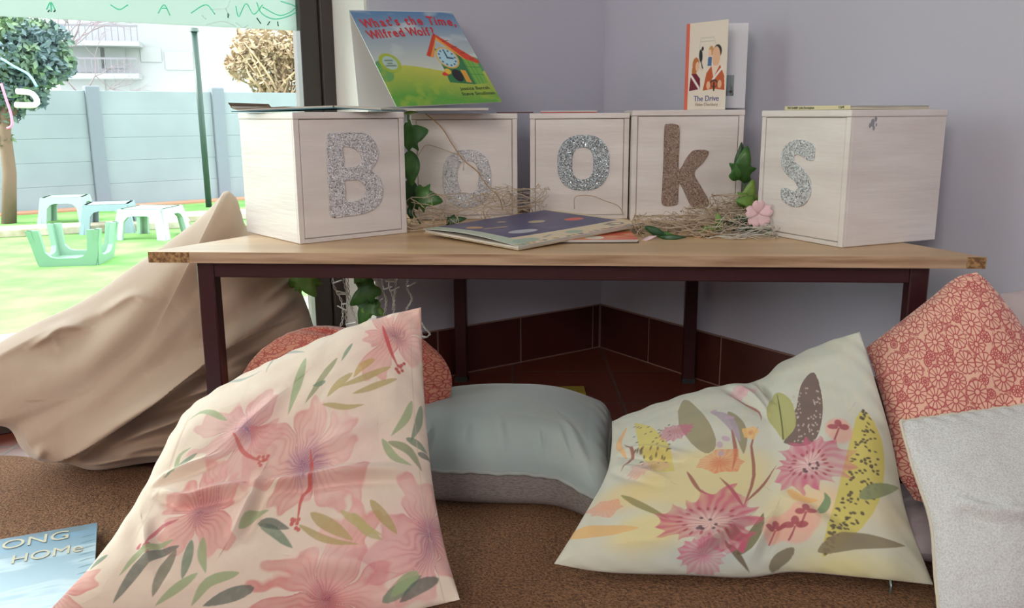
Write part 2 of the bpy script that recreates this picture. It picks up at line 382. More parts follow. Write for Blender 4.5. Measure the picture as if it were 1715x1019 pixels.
# trees
def leafcloud(bm, centre, rad, n, size, seed, squash=(1, 1, 1)):
    r = random.Random(seed)
    for i in range(n):
        v = Vector((r.gauss(0, 1), r.gauss(0, 1), r.gauss(0, 1))).normalized()*(r.random()**.4)
        p = Vector(centre)+Vector((v.x*rad*squash[0], v.y*rad*squash[1], v.z*rad*squash[2]))
        a = Vector((r.gauss(0, 1), r.gauss(0, 1), r.gauss(0, 1))).normalized(); b = a.orthogonal().normalized(); s = size*r.uniform(.6, 1.3)
        bm.faces.new([bm.verts.new(p-a*s), bm.verts.new(p+b*s*.45), bm.verts.new(p+a*s), bm.verts.new(p-b*s*.45)])
bark_m = mat('bark', srgb(110, 88, 74), .9, bump=('noise', 30, .5, .02, (1, 1, .3)))
lg_m = mat('blue_green_leaf', srgb(78, 98, 104), .6, noise=(4, srgb(100, 124, 88), .45, .62, (1, 1, 1)))
tan_m = mat('tan_leaf', srgb(150, 124, 98), .8, noise=(3, srgb(186, 164, 138), .4, .6, (1, 1, 1)))
tb = onground(14, 374); tY = tb.y
tree = thing('leafy_tree', 'dense blue green tree with pale trunk at the left of the lawn', 'tree', tb)
bm = bmesh.new(); tube(bm, [tb-ZUP*.05, PY(16, 290, tY), PY(8, 220, tY), PY(12, 160, tY)], .075, 10, .05); tube(bm, [PY(8, 220, tY), PY(30, 170, tY), PY(45, 130, tY)], .04, 7, .02)
tube(bm, [PY(8, 250, tY), PY(-20, 200, tY), PY(-30, 130, tY)], .04, 7, .02)
obj('trunk', bm, bark_m, tree, True)
bm = bmesh.new()
for k, (x, y, r_, n_) in enumerate([(30, 85, .42, 1800), (80, 105, .27, 900), (-25, 110, .45, 1500), (30, 140, .3, 800), (75, 70, .26, 700), (-5, 55, .3, 900), (10, 185, .16, 160), (5, 235, .1, 60), (55, 165, .14, 140)]):
    leafcloud(bm, PY(x, y, tY), r_, n_, .045, k, (1, 1, .85))
obj('foliage', bm, lg_m, tree)
for nm, col, pts in (('pink_ribbon', (236, 120, 160), [(2, 140), (10, 165), (18, 190), (20, 210), (12, 215)]), ('blue_ribbon', (130, 180, 225), [(2, 98), (25, 112), (48, 125), (62, 145)]), ('white_tube', (240, 240, 232), [(28, 153), (52, 156), (62, 168), (58, 176), (26, 176)])):
    bm = bmesh.new(); P3 = [PY(x, y, tY-.5) for x, y in pts]; tube(bm, [Vector(p) for p in crom(P3, 16)], .012 if nm != 'white_tube' else .028, 6)
    o = obj(nm, bm, mat(nm, srgb(*col), .5), smooth=True)
    tag(o, {'pink_ribbon': 'pink ribbon hanging in the leafy tree', 'blue_ribbon': 'pale blue ribbon hanging in the leafy tree', 'white_tube': 'bent white tube hanging beside the tree trunk'}[nm], 'ribbon' if 'ribbon' in nm else 'tube')
hY = fB.y+1.2
hb = PY(470, 300, hY); hb.z = GZ
hed = thing('bushy_tree', 'tan brown bushy tree behind the fence beside the window frame', 'tree', hb)
bm = bmesh.new(); r = random.Random(4)
tube(bm, [hb, PY(468, 200, hY), PY(480, 130, hY), PY(488, 70, hY)], .09, 8, .03)
for k in range(26):
    x0, y0 = r.uniform(440, 500), r.uniform(150, 220); x1, y1 = r.uniform(380, 560), r.uniform(45, 130)
    tube(bm, [Vector(p) for p in crom([PY(x0, y0, hY), PY((x0+x1)/2+r.uniform(-12, 12), (y0+y1)/2, hY+r.uniform(-.3, .3)), PY(x1, y1, hY+r.uniform(-.4, .4))], 6)], .025, 5, .006)
obj('trunk', bm, mat('pale_bark', srgb(186, 160, 130), .9), hed, True)
bm = bmesh.new()
for k, (x, y, r_, n_) in enumerate([(440, 80, .4, 900), (490, 75, .5, 1100), (400, 110, .22, 300), (530, 95, .5, 900), (450, 135, .3, 420), (510, 140, .4, 500), (420, 85, .28, 500), (560, 120, .5, 700)]):
    leafcloud(bm, PY(x, y, hY), r_, n_, .05, 50+k)
obj('foliage', bm, tan_m, hed)
# bare tree
bY2 = 15; bt = PY(150, 300, bY2); bt.z = GZ
bm = bmesh.new(); r = random.Random(9)
def branch(p, d, L, rad, depth):
    q = p+d*L; tube(bm, [p, p.lerp(q, .5)+Vector((r.gauss(0, .04), 0, r.gauss(0, .04)))*L, q], rad, 5, rad*.6)
    if depth:
        for _ in range(3):
            nd = (d+Vector((r.gauss(0, .55), r.gauss(0, .3), r.gauss(.05, .4)))).normalized(); branch(q, nd, L*.72, rad*.55, depth-1)
p0 = PY(105, 210, bY2)
branch(PY(60, 215, bY2), Vector((.35, 0, 1)).normalized(), .9, .035, 5); branch(p0, Vector((.6, 0, .8)).normalized(), .6, .03, 5)
tube(bm, [bt+Vector((-.8, 0, 0)), PY(60, 215, bY2)], .06, 6, .035); tube(bm, [bt+Vector((-.5, 0, 0)), p0], .05, 6, .03)
tag(obj('bare_tree', bm, mat('mauve_twig', srgb(132, 112, 124), .9)), 'bare mauve twigged tree in front of the white building', 'tree')

# kids' plastic stools: top slab with flared legs joined by arches
def make_stool(base, size, h, yaw, m, flip=False):
    """arched plastic stool, sides with arch cut-outs"""
    bm = bmesh.new(); n = 15; t = .035
    a = size/2
    ux = Vector((math.cos(yaw), math.sin(yaw), 0)); uy = Vector((-math.sin(yaw), math.cos(yaw), 0))
    def P(x, y, z):
        zz = h-z if flip else z
        return base+ux*x+uy*y+ZUP*zz
    prof = []                                # outline of one side in (x,z): flared legs + arch
    flare = .16
    outer = [(-a*(1+flare), 0), (-a*.95, h*.8), (-a*.88, h*.97), (-a*.8, h), (a*.8, h), (a*.88, h*.97), (a*.95, h*.8), (a*(1+flare), 0)]
    inner = [(a*(1+flare)-.09, 0), (a*.66, h*.6), (a*.5, h*.74), (a*.3, h*.78), (-a*.3, h*.78), (-a*.5, h*.74), (-a*.66, h*.6), (-a*(1+flare)+.09, 0)]
    for sy in (-1, 1):
        def Q(x, z, k): yy = sy*(a*.95+(1-z/h)*a*.18-k); return P(x, yy, z)
        # face strips between outer and inner
        o_ = outer; i_ = inner[::-1]
        vo = [[bm.verts.new(Q(x, z, k)) for (x, z) in o_] for k in (0, t)]; vi = [[bm.verts.new(Q(x, z, k)) for (x, z) in i_] for k in (0, t)]
        for j in range(len(o_)-1):
            bm.faces.new([vo[0][j], vo[0][j+1], vi[0][j+1], vi[0][j]]); bm.faces.new([vo[1][j], vi[1][j], vi[1][j+1], vo[1][j+1]])
            bm.faces.new([vo[0][j], vo[1][j], vo[1][j+1], vo[0][j+1]]); bm.faces.new([vi[0][j], vi[0][j+1], vi[1][j+1], vi[1][j]])
        for j in (0, -1): bm.faces.new([vo[0][j], vi[0][j], vi[1][j], vo[1][j]])
    for sx in (-1, 1):
        def Q(y, z, k): return P(sx*(a*.95+(1-z/h)*a*.18-k), y, z)
        o_ = [(x, z) for x, z in outer]; i_ = inner[::-1]
        vo = [[bm.verts.new(Q(x, z, k)) for (x, z) in o_] for k in (0, t)]; vi = [[bm.verts.new(Q(x, z, k)) for (x, z) in i_] for k in (0, t)]
        for j in range(len(o_)-1):
            bm.faces.new([vo[0][j], vo[0][j+1], vi[0][j+1], vi[0][j]]); bm.faces.new([vo[1][j], vi[1][j], vi[1][j+1], vo[1][j+1]])
            bm.faces.new([vo[0][j], vo[1][j], vo[1][j+1], vo[0][j+1]]); bm.faces.new([vi[0][j], vi[0][j+1], vi[1][j+1], vi[1][j]])
        for j in (0, -1): bm.faces.new([vo[0][j], vi[0][j], vi[1][j], vo[1][j]])
    hexa(bm, [P(x, y, z) for z in (h*.9, h*1.0) for x, y in ((-a*.93, -a*.93), (a*.93, -a*.93), (a*.93, a*.93), (-a*.93, a*.93))])
    return obj('plastic_stool', bm, m)
mint_m = mat('pale_mint_plastic', srgb(146, 172, 160), .4); mint2_m = mat('grey_blue_plastic', srgb(124, 144, 152), .4); mint3_m = mat('sage_plastic', srgb(112, 148, 126), .4)
tag(make_stool(onground(90, 378)+Vector((0, .3, 0)), .42, .27, .25, mint_m), 'pale mint plastic stool nearest the tree trunk, upright', 'stool', 'plastic stools on the lawn')
tag(make_stool(onground(170, 392)+Vector((0, .22, 0)), .42, .27, .25, mint2_m), 'pale blue grey plastic stool, upright, in the middle of the upright three', 'stool', 'plastic stools on the lawn')
tag(make_stool(onground(238, 403)+Vector((0, .25, 0)), .44, .27, -.1, mint_m), 'pale mint plastic stool nearest the beanbag, upright', 'stool', 'plastic stools on the lawn')
tag(make_stool(onground(108, 446)+Vector((0, .2, 0)), .44, .27, .15, mint3_m, True), 'sage green plastic stool turned upside down, legs in the air', 'stool', 'plastic stools on the lawn')

# =================================================================== RUG
rug_col = srgb(186, 134, 94)
rug_m = mat('brown_rug_pile', rug_col, .95, noise=(260, srgb(112, 76, 52), .36, .66, (1, 1, 1)), bump=('noise', 330, 1.0, .012, (1, 1, 1)))
edge = [PZ(x, y, 0) for x, y in ((-420, 800), (-150, 772), (0, 764), (80, 770), (200, 778), (420, 800), (700, 822), (1000, 824), (1300, 822), (1600, 830), (2300, 850))]
ev = crom(edge, 90); nr = 60
near = np.stack([ev[:, 0], np.full(90, -.3), np.zeros(90)], -1)
T = np.linspace(0, 1, nr)[:, None, None]
P = ev[None]*(1-T)+near[None]*T
nz = vnoise(P[..., 0]+3, P[..., 1]+3, 6, 3)
P[..., 2] = .012+.006*(nz-.5)*2*np.minimum(1, T[..., 0]*8)
P[0, :, 2] = .001
P[1, :, 2] = .009
tag(obj('rug', grid_mesh('rug', P), rug_m), 'brown short-pile rug covering the front of the tiled floor', 'rug')

# =================================================================== TABLE
TT = .41
tA, tB = PZ(248, 422, TT), PZ(1652, 431, TT)
tx = (tB-tA).normalized(); ty = Vector((-tx.y, tx.x, 0)); TWid = (tB-tA).length
tmid = (tA+tB)/2; TD = .69; BW = .32; TH = .0175
table = thing('low_table', 'low trapezoid table with pale wood top and dark maroon steel legs', 'table', Vector((tmid.x, tmid.y, 0)))
wood_m = mat('pale_ply_top', srgb(216, 180, 138), .38, noise=(14, srgb(188, 152, 112), .35, .7, (.15, 1, 1)))
ply_m = mat('edge_banding', srgb(190, 158, 128), .6, noise=(50, srgb(136, 100, 70), .4, .7, (.12, .12, 2)))
chip_m = mat('bare_chipboard', srgb(118, 84, 54), .9, noise=(160, srgb(180, 138, 92), .42, .6, (1, 1, 1)), bump=('noise', 150, .8, .002, (1, 1, 1)))
mar_m = mat('maroon_steel', srgb(58, 20, 24), .35)
hw = TWid/2
trap = [tmid-tx*hw, tmid+tx*hw, tmid+tx*BW+ty*TD, tmid-tx*BW+ty*TD]
bm = bmesh.new(); prism(bm, [p-ZUP*TH for p in trap], (0, 0, TH)); obj('tabletop', bm, wood_m, table)
def edge_strip(a, b, off, name, m):
    d = (b-a).normalized(); n = Vector((d.y, -d.x, 0)); bm = bmesh.new()
    frame_box(bm, a-ZUP*TH, d, n, ZUP, 0, (b-a).length, 0, off, .0003, TH-.0004); return obj(name, bm, m, table)
edge_strip(trap[0]+tx*.068, trap[1]-tx*.028, .0015, 'edge_banding', ply_m)
edge_strip(trap[0], trap[0]+tx*.067, .0005, 'bare_edge', chip_m)
edge_strip(trap[1]-tx*.0275, trap[1], .0005, 'bare_edge', chip_m)
edge_strip(trap[1], trap[2], .0012, 'edge_banding', ply_m); edge_strip(trap[3], trap[0], .0012, 'edge_banding', ply_m)
# frame: legs at positions measured
lgw = .028
zr = TT-TH
def legpt(px, py):                          # on front line inset
    d = ray(px, py); base = tA+ty*.035; o = Vector((0, 0, H)); n = ty; s = (base-o).dot(n)/d.dot(n); P = o+d*s; P.z = 0; return P
FL, FR = legpt(349, 450), legpt(1536, 450)
BL, BR = PZ(774, 637, 0), PZ(1152, 640, 0)
for p in (FL, FR, BL, BR):
    bm = bmesh.new(); frame_box(bm, p, tx, ty, ZUP, -lgw/2, lgw/2, -lgw/2, lgw/2, .006, zr-.0005); bevel(bm, .002, 1); lg_ = obj('leg', bm, mar_m, table)
    bm = bmesh.new(); frame_box(bm, p, tx, ty, ZUP, -lgw/2-.001, lgw/2+.001, -lgw/2-.001, lgw/2+.001, 0, .012); ft = obj('foot_cap', bm, mat('black_rubber', (.02, .02, .02), .7) if 'black_rubber' not in bpy.data.materials else bpy.data.materials['black_rubber'], table)
for a, b in ((FL, FR), (FR, BR), (BR, BL), (BL, FL)):
    d = (b-a).normalized(); n = Vector((-d.y, d.x, 0)); bm = bmesh.new()
    frame_box(bm, a, d, n, ZUP, lgw/2, (b-a).length-lgw/2, -lgw/2+.002, lgw/2-.002, zr-.027, zr-.0005); bevel(bm, .0015, 1); obj('rail', bm, mar_m, table)

# =================================================================== BOXES WITH LETTERS
box_m = mat('white_painted_wood', srgb(232, 224, 218), .45, noise=(5, srgb(218, 208, 202), .35, .7, (1, 1, 6)), bump=('noise', 55, .35, .002, (.25, .25, 3)))
dark_m = mat('seam_gap', srgb(120, 104, 92), .9)
def glitter(name, c1, c2, flake, rough=.35):
    m = bpy.data.materials.new(name); m.use_nodes = True; nt = m.node_tree; b = nt.nodes['Principled BSDF']
    tc = nt.nodes.new('ShaderNodeTexCoord'); v = nt.nodes.new('ShaderNodeTexVoronoi'); v.inputs['Scale'].default_value = 750
    nt.links.new(tc.outputs['Object'], v.inputs[0]); sp = nt.nodes.new('ShaderNodeSeparateColor'); nt.links.new(v.outputs['Color'], sp.inputs[0])
    mx = nt.nodes.new('ShaderNodeMix'); mx.data_type = 'RGBA'; mx.inputs[6].default_value = (*c1, 1); mx.inputs[7].default_value = (*c2, 1); nt.links.new(sp.outputs[0], mx.inputs[0])
    nt.links.new(mx.outputs[2], b.inputs['Base Color'])
    mr = nt.nodes.new('ShaderNodeMapRange'); mr.inputs[1].default_value = 1-flake; mr.inputs[2].default_value = 1-flake+.05; nt.links.new(sp.outputs[1], mr.inputs[0]); nt.links.new(mr.outputs[0], b.inputs['Metallic'])
    b.inputs['Roughness'].default_value = rough
    # each flake tilted on its own
    geo = nt.nodes.new('ShaderNodeNewGeometry'); vm = nt.nodes.new('ShaderNodeVectorMath'); vm.operation = 'MULTIPLY_ADD'
    sb = nt.nodes.new('ShaderNodeVectorMath'); sb.operation = 'SUBTRACT'; sb.inputs[1].default_value = (.5, .5, .5); nt.links.new(v.outputs['Color'], sb.inputs[0])
    nt.links.new(sb.outputs[0], vm.inputs[0]); vm.inputs[1].default_value = (1.1, 1.1, 1.1); nt.links.new(geo.outputs['Normal'], vm.inputs[2])
    nm = nt.nodes.new('ShaderNodeVectorMath'); nm.operation = 'NORMALIZE'; nt.links.new(vm.outputs[0], nm.inputs[0]); nt.links.new(nm.outputs[0], b.inputs['Normal'])
    return m
gl_pale = glitter('pale_silver_glitter', srgb(240, 238, 240), srgb(176, 174, 178), .22)
gl_blue = glitter('blue_silver_glitter', srgb(224, 232, 236), srgb(112, 120, 126), .5, .3)
gl_brown = glitter('worn_brown_glitter', srgb(168, 142, 126), srgb(140, 116, 102), .14)
gl_s = glitter('bright_silver_glitter', srgb(244, 248, 250), srgb(176, 184, 186), .35, .3)
outline_m = mat('letter_edge', srgb(150, 150, 156), .6)

def curve2d(pts, n=10): # closed catmull
    P_ = np.array(pts, float); out_ = []
    N_ = len(P_)
    for i in range(N_):
        a, b, c, e = P_[i-1], P_[i], P_[(i+1) % N_], P_[(i+2) % N_]
        for f in np.linspace(0, 1, n, endpoint=False): out_.append(.5*((2*b)+(-a+c)*f+(2*a-5*b+4*c-e)*f*f+(-a+3*b-3*c+e)*f**3))
    return out_
def letter_mesh(loops, depth, xf):
    """loops in (x,y); filled with holes by a 2D curve, extruded; xf maps (x,y,z)->world"""
    cu = bpy.data.curves.new('outline', 'CURVE'); cu.dimensions = '2D'; cu.fill_mode = 'BOTH'; cu.extrude = depth/2; cu.bevel_depth = depth*.25; cu.bevel_resolution = 1; cu.offset = -depth*.25
    for lp in loops:
        s = cu.splines.new('POLY'); s.points.add(len(lp)-1)
        for k, (x, y) in enumerate(lp): s.points[k].co = (x, y, 0, 1)
        s.use_cyclic_u = True
    ob = bpy.data.objects.new('tmp', cu); C.objects.link(ob); dg = bpy.context.evaluated_depsgraph_get(); dg.update()
    me = bpy.data.meshes.new_from_object(ob.evaluated_get(dg)); bpy.data.objects.remove(ob); bpy.data.curves.remove(cu)
    for v in me.vertices: v.co = xf(v.co.x, v.co.y, v.co.z+depth/2)
    me.update(); return me
def ellipse(cx, cy, rx, ry, n=48, p=2.0):
    o = []
    for k in range(n):
        t = 2*math.pi*k/n; c, s = math.cos(t), math.sin(t)
        o.append((cx+rx*math.copysign(abs(c)**(2/p), c), cy+ry*math.copysign(abs(s)**(2/p), s)))
    return o

def solve_box(px_near, px_other_f, px_side, pyb, w0, side):
    """front corner at px_near; front face runs to px_other_f; other face runs to px_side"""
    near_ = PZ(px_near, pyb, TT)
    def proj(p): 
        v = p-Vector((0, 0, H)); return 857.5+FPX*v.dot(_R)/v.dot(_F)
    best = None
    for a in np.linspace(-1.4, 1.4, 281):
        for wd in np.linspace(w0*.75, w0*1.12, 38):
            # front dir
            fdr = Vector((math.cos(a), math.sin(a), 0))*(1 if side == 'L' else -1)
            e1 = abs(proj(near_+fdr*wd)-px_other_f)
            sd = Vector((-math.sin(a), math.cos(a), 0))
            e2 = abs(proj(near_+sd*wd)-px_side)
            sc = e1+e2+abs(wd-w0)*150
            if best is None or sc < best[0]: best = (sc, a, wd)
    return near_, best[1], best[2]

def letter_box(origin, a, wd, dp, ht, label, loops, gm_, lettername):
    """origin: front-left-bottom corner; a: yaw of the front face"""
    ux = Vector((math.cos(a), math.sin(a), 0)); uy = Vector((-math.sin(a), math.cos(a), 0))
    root = thing('wooden_box', label, 'box', origin, 'white letter boxes on the table')
    bm = bmesh.new(); t = .011
    frame_box(bm, origin, ux, uy, ZUP, .0, wd, .006, dp, 0.0005, ht-t); bevel(bm, .0012, 1)
    obj('box_body', bm, box_m, root)
    bm = bmesh.new(); frame_box(bm, origin, ux, uy, ZUP, -.001, wd+.001, -.0005, dp+.001, ht-t+.0003, ht); bevel(bm, .0022, 2); obj('lid', bm, box_m, root)
    bm = bmesh.new(); frame_box(bm, origin, ux, uy, ZUP, t, wd-t, .0018, .0061, t*.8, ht-t-.0012); bevel(bm, .0008, 1); obj('front_panel', bm, box_m, root)
    bm = bmesh.new()
    for (x0, x1, z0, z1) in ((0, t-.0012, .0005, ht-t), (wd-t+.0012, wd, .0005, ht-t), (t-.0012, wd-t+.0012, .0005, t*.8-.0012)):
        frame_box(bm, origin, ux, uy, ZUP, x0, x1, .001, .0061, z0, z1)
    bevel(bm, .0006, 1)
    obj('frame_strip', bm, box_m, root)
    n = -uy
    xf = lambda x, y, z: origin+ux*x+ZUP*y-uy*(z-.0018)
    obj('glitter_letter', letter_mesh(loops, .0022, xf), gm_, root)
    return root, ux, uy

# B
nB, aB, wB = solve_box(503, 683, 413, 410, .215, 'L')
hB = PY(500, 188, nB.y).z-TT
def toface(o_, a, px, py):
    ux = Vector((math.cos(a), math.sin(a), 0)); uy = Vector((-math.sin(a), math.cos(a), 0)); d = ray(px, py); c = Vector((0, 0, H))
    s = (o_-c).dot(uy)/d.dot(uy); P = c+d*s; return ((P-o_).dot(ux), P.z-o_.z)
F_ = lambda o_, a, pts: [toface(o_, a, x, y) for x, y in pts]
Bout = [(549, 224), (556, 223), (590, 222), (612, 224), (626, 236), (633, 256), (630, 272), (621, 285), (634, 296), (641, 318), (637, 338), (624, 352), (600, 360), (570, 364), (558, 365), (553, 358), (551, 330), (549, 290), (547, 250)]
Bh1 = [(574, 247), (580, 246), (593, 249), (603, 258), (605, 268), (600, 278), (588, 280), (577, 280), (575, 262)]
Bh2 = [(577, 304), (588, 302), (602, 303), (611, 313), (612, 325), (605, 333), (590, 338), (580, 336), (578, 320)]
letter_box(nB, aB, wB, wB, hB, 'white wooden box with a large pale silver glitter letter B, left end of the table', [curve2d(F_(nB, aB, q), 4) for q in (Bout, Bh1, Bh2)], gl_pale, 'b')
# S
nS, aSx, wS = solve_box(1409, 1566, 1265, 416, .21, 'L')
# for the right box the front (letter) face is the left one: rotate frame by -90deg
aS = aSx+math.pi/2-math.pi   # front face direction pointing right towards the near corner
uxS = Vector((math.cos(aS), math.sin(aS), 0)); oS = nS-uxS*wS
hS = PY(1423, 184, nS.y).z-TT
def face_pts(o_, a, c, rx, ry, p=2.3): return ellipse(c[0], c[1], rx, ry, 56, p)
Sout = [(1364, 246), (1363, 262), (1361, 269), (1352, 268), (1344, 262), (1335, 259), (1329, 263), (1331, 272), (1343, 283), (1354, 297), (1358, 313), (1355, 331), (1345, 344), (1330, 347), (1316, 341), (1308, 331), (1309, 316), (1316, 315), (1325, 320), (1332, 321), (1335, 313), (1331, 304), (1317, 292), (1309, 277), (1309, 258), (1317, 243), (1330, 235), (1347, 235), (1358, 240)]
letter_box(oS, aS, wS, wS, hS, 'white wooden box with a bright silver glitter letter s, right end of the table', [curve2d(F_(oS, aS, Sout), 4)], gl_s, 's')
# k, o, o
def front_box(pxl, pxr, pyt, pyb, Yl, Yr):
    A_ = PY(pxl, pyb, Yl); B_ = PY(pxr, pyb, Yr); A_.z = B_.z = TT; d = B_-A_; a = math.atan2(d.y, d.x); return A_, a, d.length, PY(pxl, pyt, Yl).z-TT
oK, aK, wK, hK = front_box(1056, 1239, 185, 363, 1.745, 1.735)
Kout = [(1113, 214), (1120, 208), (1131, 208), (1138, 214), (1138, 240), (1137, 284), (1150, 264), (1160, 253), (1172, 251), (1184, 252), (1187, 257), (1178, 272), (1163, 290), (1174, 312), (1187, 336), (1184, 346), (1172, 349), (1160, 347), (1154, 340), (1146, 322), (1138, 308), (1136, 325), (1135, 341), (1126, 345), (1113, 345), (1108, 338), (1109, 315), (1111, 270)]
letter_box(oK, aK, wK, .19, hK, 'white wooden box with a brown worn glitter letter k', [curve2d(F_(oK, aK, Kout), 4)], gl_brown, 'k')
oO2, aO2, wO2, hO2 = front_box(888, 1051, 190, 357, 1.79, 1.78)
letter_box(oO2, aO2, wO2, .2, hO2, 'white wooden box with a blue silver glitter letter o, right of the two o boxes', [face_pts(0, 0, c_, rx_, ry_, p_) for (c_, rx_, ry_, p_) in ((toface(oO2, aO2, 977, 273), .0525, .0555, 2.5), (toface(oO2, aO2, 976, 274), .0215, .032, 2.6))], gl_blue, 'o')
oO1, aO1, wO1, hO1 = front_box(693, 867, 191, 361, 1.78, 1.80)
letter_box(oO1, aO1, wO1, .16, hO1, 'white wooden box with a pale silver glitter letter o, left of the two o boxes', [face_pts(0, 0, c_, rx_, ry_, p_) for (c_, rx_, ry_, p_) in ((toface(oO1, aO1, 782, 300), .0495, .0585, 2.5), (toface(oO1, aO1, 784, 297), .0215, .033, 2.4))], gl_pale, 'o')

# =================================================================== BOOKS
paper_m = mat('book_paper', srgb(222, 214, 200), .8, noise=(300, srgb(190, 182, 168), .4, .6, (.05, .05, 4)))
cover_m = mat('printed_cover', attr=True, rough=.38)
matte_m = mat('printed_paper', attr=True, rough=.6)
def panel(name, O, ux, uy, w_, h_, painter, m=cover_m, parent=None, thick=.0012, curl=None, n=None):
    """printed panel: dense front face carrying the print, with real thickness"""
    nn = n or 180; mm = max(20, int(nn*w_/h_)) if w_ < h_ else nn; kk = nn if w_ < h_ else max(20, int(nn*h_/w_))
    pa = Paint(kk, mm, (1, 1, 1)); painter(pa)
    nrm = np.array(ux.cross(uy).normalized())
    G = np.array(O)+pa.U[..., None]*np.array(ux)*w_+pa.V[..., None]*np.array(uy)*h_
    if curl is not None: G = G+curl(pa.U, pa.V)[..., None]*nrm
    Bk = G-nrm*thick
    white = np.full_like(pa.img, .7)
    extra = [(Bk, white, True)]
    for (a, b) in ((G[0], Bk[0]), (G[-1], Bk[-1]), (G[:, 0], Bk[:, 0]), (G[:, -1], Bk[:, -1])):
        extra.append((np.stack([a, b]), np.full((2, len(a), 3), .6), False))
    return obj(name, grid_mesh(name, G, pa.img, False, extra), m, parent)
def text(name, s, O, ux, uy, size, m, parent, depth=.0002, lift=.0006, align='LEFT', xs=1, sp=1.0, bold=0.0, shear=0):
    cu = bpy.data.curves.new('txt', 'FONT'); cu.body = s; cu.size = size; cu.extrude = depth; cu.align_x = align; cu.offset = bold*size; cu.space_character = sp; cu.shear = shear
    ob = bpy.data.objects.new('tmp', cu); C.objects.link(ob); dg = bpy.context.evaluated_depsgraph_get(); dg.update()
    me = bpy.data.meshes.new_from_object(ob.evaluated_get(dg)); bpy.data.objects.remove(ob); bpy.data.curves.remove(cu)
    n = ux.cross(uy).normalized()
    for v in me.vertices: v.co = O+ux*v.co.x*xs+uy*v.co.y+n*(v.co.z+lift)
    return obj(name, me, m, parent)

# --- wolf picture book, standing tented on the boxes
bz = TT+max(hB, hO1)+.006
def boxtop(px, Y, z):                       # x for pixel column at distance Y and height z
    return PY(px, 183, Y).x
al, be = math.radians(31), math.radians(44)
ux = Vector((math.cos(al), math.sin(al), 0)); nh = Vector((-math.sin(al), math.cos(al), 0))
uy = nh*math.sin(be)+ZUP*math.cos(be)
rq = math.radians(3.2); ux, uy = ux*math.cos(rq)+uy*math.sin(rq), uy*math.cos(rq)-ux*math.sin(rq)
O = Vector((PY(664, 181, 1.70).x, 1.70, bz+.004)); Ww, Wh = .238, .268
pb_ = thing('picture_book', 'open picture book with blue sky and clock house cover, standing tented on the boxes', 'book', O)
def wolf(p):
    p.img[:] = 0; V = p.V; U = p.U
    sky = lin((96, 142, 186))*(1-V[..., None])+0; t = np.clip((V-.35)/.65, 0, 1)[..., None]
    p.img = lin((206, 210, 196))*(1-t)+lin((84, 130, 176))*t
    cl = vnoise(U*1.0, V*2.2, 4, 5); p.put(np.clip((cl-.52)*3, 0, .6)*(V > .35), lin((216, 222, 214)))
    hill = .36+.05*np.sin(U*5+.6); t2 = np.clip((hill-V)/.3, 0, 1)[..., None]
    g = lin((196, 196, 84))*(1-t2)+lin((96, 160, 62))*t2; mm = (V < hill)[..., None]; p.img = np.where(mm, g, p.img)
    p.ell(.1, .40, .12, .07, lin((78, 146, 84)), .9); p.ell(.93, .40, .10, .09, lin((64, 140, 82)), .9); p.ell(.02, .33, .1, .09, lin((96, 160, 90)), .9)
    p.put((V < hill)*np.clip((vnoise(U, V, 14, 8)-.45)*2, 0, .5), lin((170, 190, 64)))
    V0 = p.V; p.V = V0+.14
    # clock house
    p.poly([(.60, .36), (.62, .72), (.84, .70), (.84, .33)], lin((52, 122, 74))); p.poly([(.84, .33), (.84, .62), (.97, .58), (.97, .34)], lin((122, 178, 78)))
    for k in range(3): p.seg([(.85+.035*k, .34), (.85+.035*k, .6)], .003, lin((70, 140, 60)))
    p.seg([(.84, .44), (.97, .43)], .004, lin((70, 140, 60))); p.seg([(.84, .52), (.97, .51)], .004, lin((70, 140, 60)))
    p.poly([(.52, .64), (.66, .86), (.70, .86), (.57, .62)], lin((226, 150, 62))); p.poly([(.66, .84), (.70, .87), (.90, .62), (.86, .60)], lin((232, 160, 62)))
    p.poly([(.69, .89), (.74, .84), (1.0, .58), (.98, .55), (.87, .60), (.70, .84)], lin((214, 74, 46)))
    p.poly([(.51, .65), (.67, .87), (.69, .89), (.695, .85), (.54, .63)], lin((206, 70, 44)))
    for k in range(4): p.seg([(.74+.06*k, .80-.065*k), (.80+.05*k, .81-.07*k)], .004, lin((150, 40, 34)))
    p.ell(.70, .62, .105, .115, lin((226, 180, 90))); p.ell(.70, .62, .09, .10, lin((176, 214, 226)))
    for k in range(12): p.ell(.70+.073*math.cos(k*math.pi/6), .62+.082*math.sin(k*math.pi/6), .009, .010, lin((70, 90, 110)))
    p.seg([(.70, .62), (.70, .685)], .007, lin((30, 60, 90))); p.seg([(.70, .62), (.75, .612)], .008, lin((30, 60, 90)))
    p.ell(.71, .43, .05, .065, lin((40, 34, 40))); p.poly([(.76, .36), (.76, .49), (.81, .48), (.81, .35)], lin((222, 160, 60)))
    p.ell(.60, .45, .035, .02, lin((220, 60, 50)), rot=.3); p.ell(.635, .475, .03, .03, lin((232, 190, 70)))
    p.V = V0
    # gold sticker
    p.ell(.135, .435, .095, .10, lin((168, 184, 60))); p.ell(.135, .435, .065, .07, lin((176, 200, 190)))
    for q_ in (((.10, .46), (.165, .46)), ((.115, .43), (.15, .43)), ((.09, .405), (.175, .405))): p.seg(list(q_), .007, lin((90, 104, 96)), .8)
panel('front_cover', O, ux, uy, Ww, Wh, wolf, parent=pb_, n=260)
red_m = mat('red_title_ink', srgb(206, 52, 62), .5); ink_m = mat('dark_ink', srgb(60, 80, 60), .5); bi_m = mat('blue_ink', srgb(78, 88, 150), .5); gi_m = mat('tan_ink', srgb(166, 150, 128), .5)
PT = lambda u, v: O+ux*(u*Ww)+uy*(v*Wh)
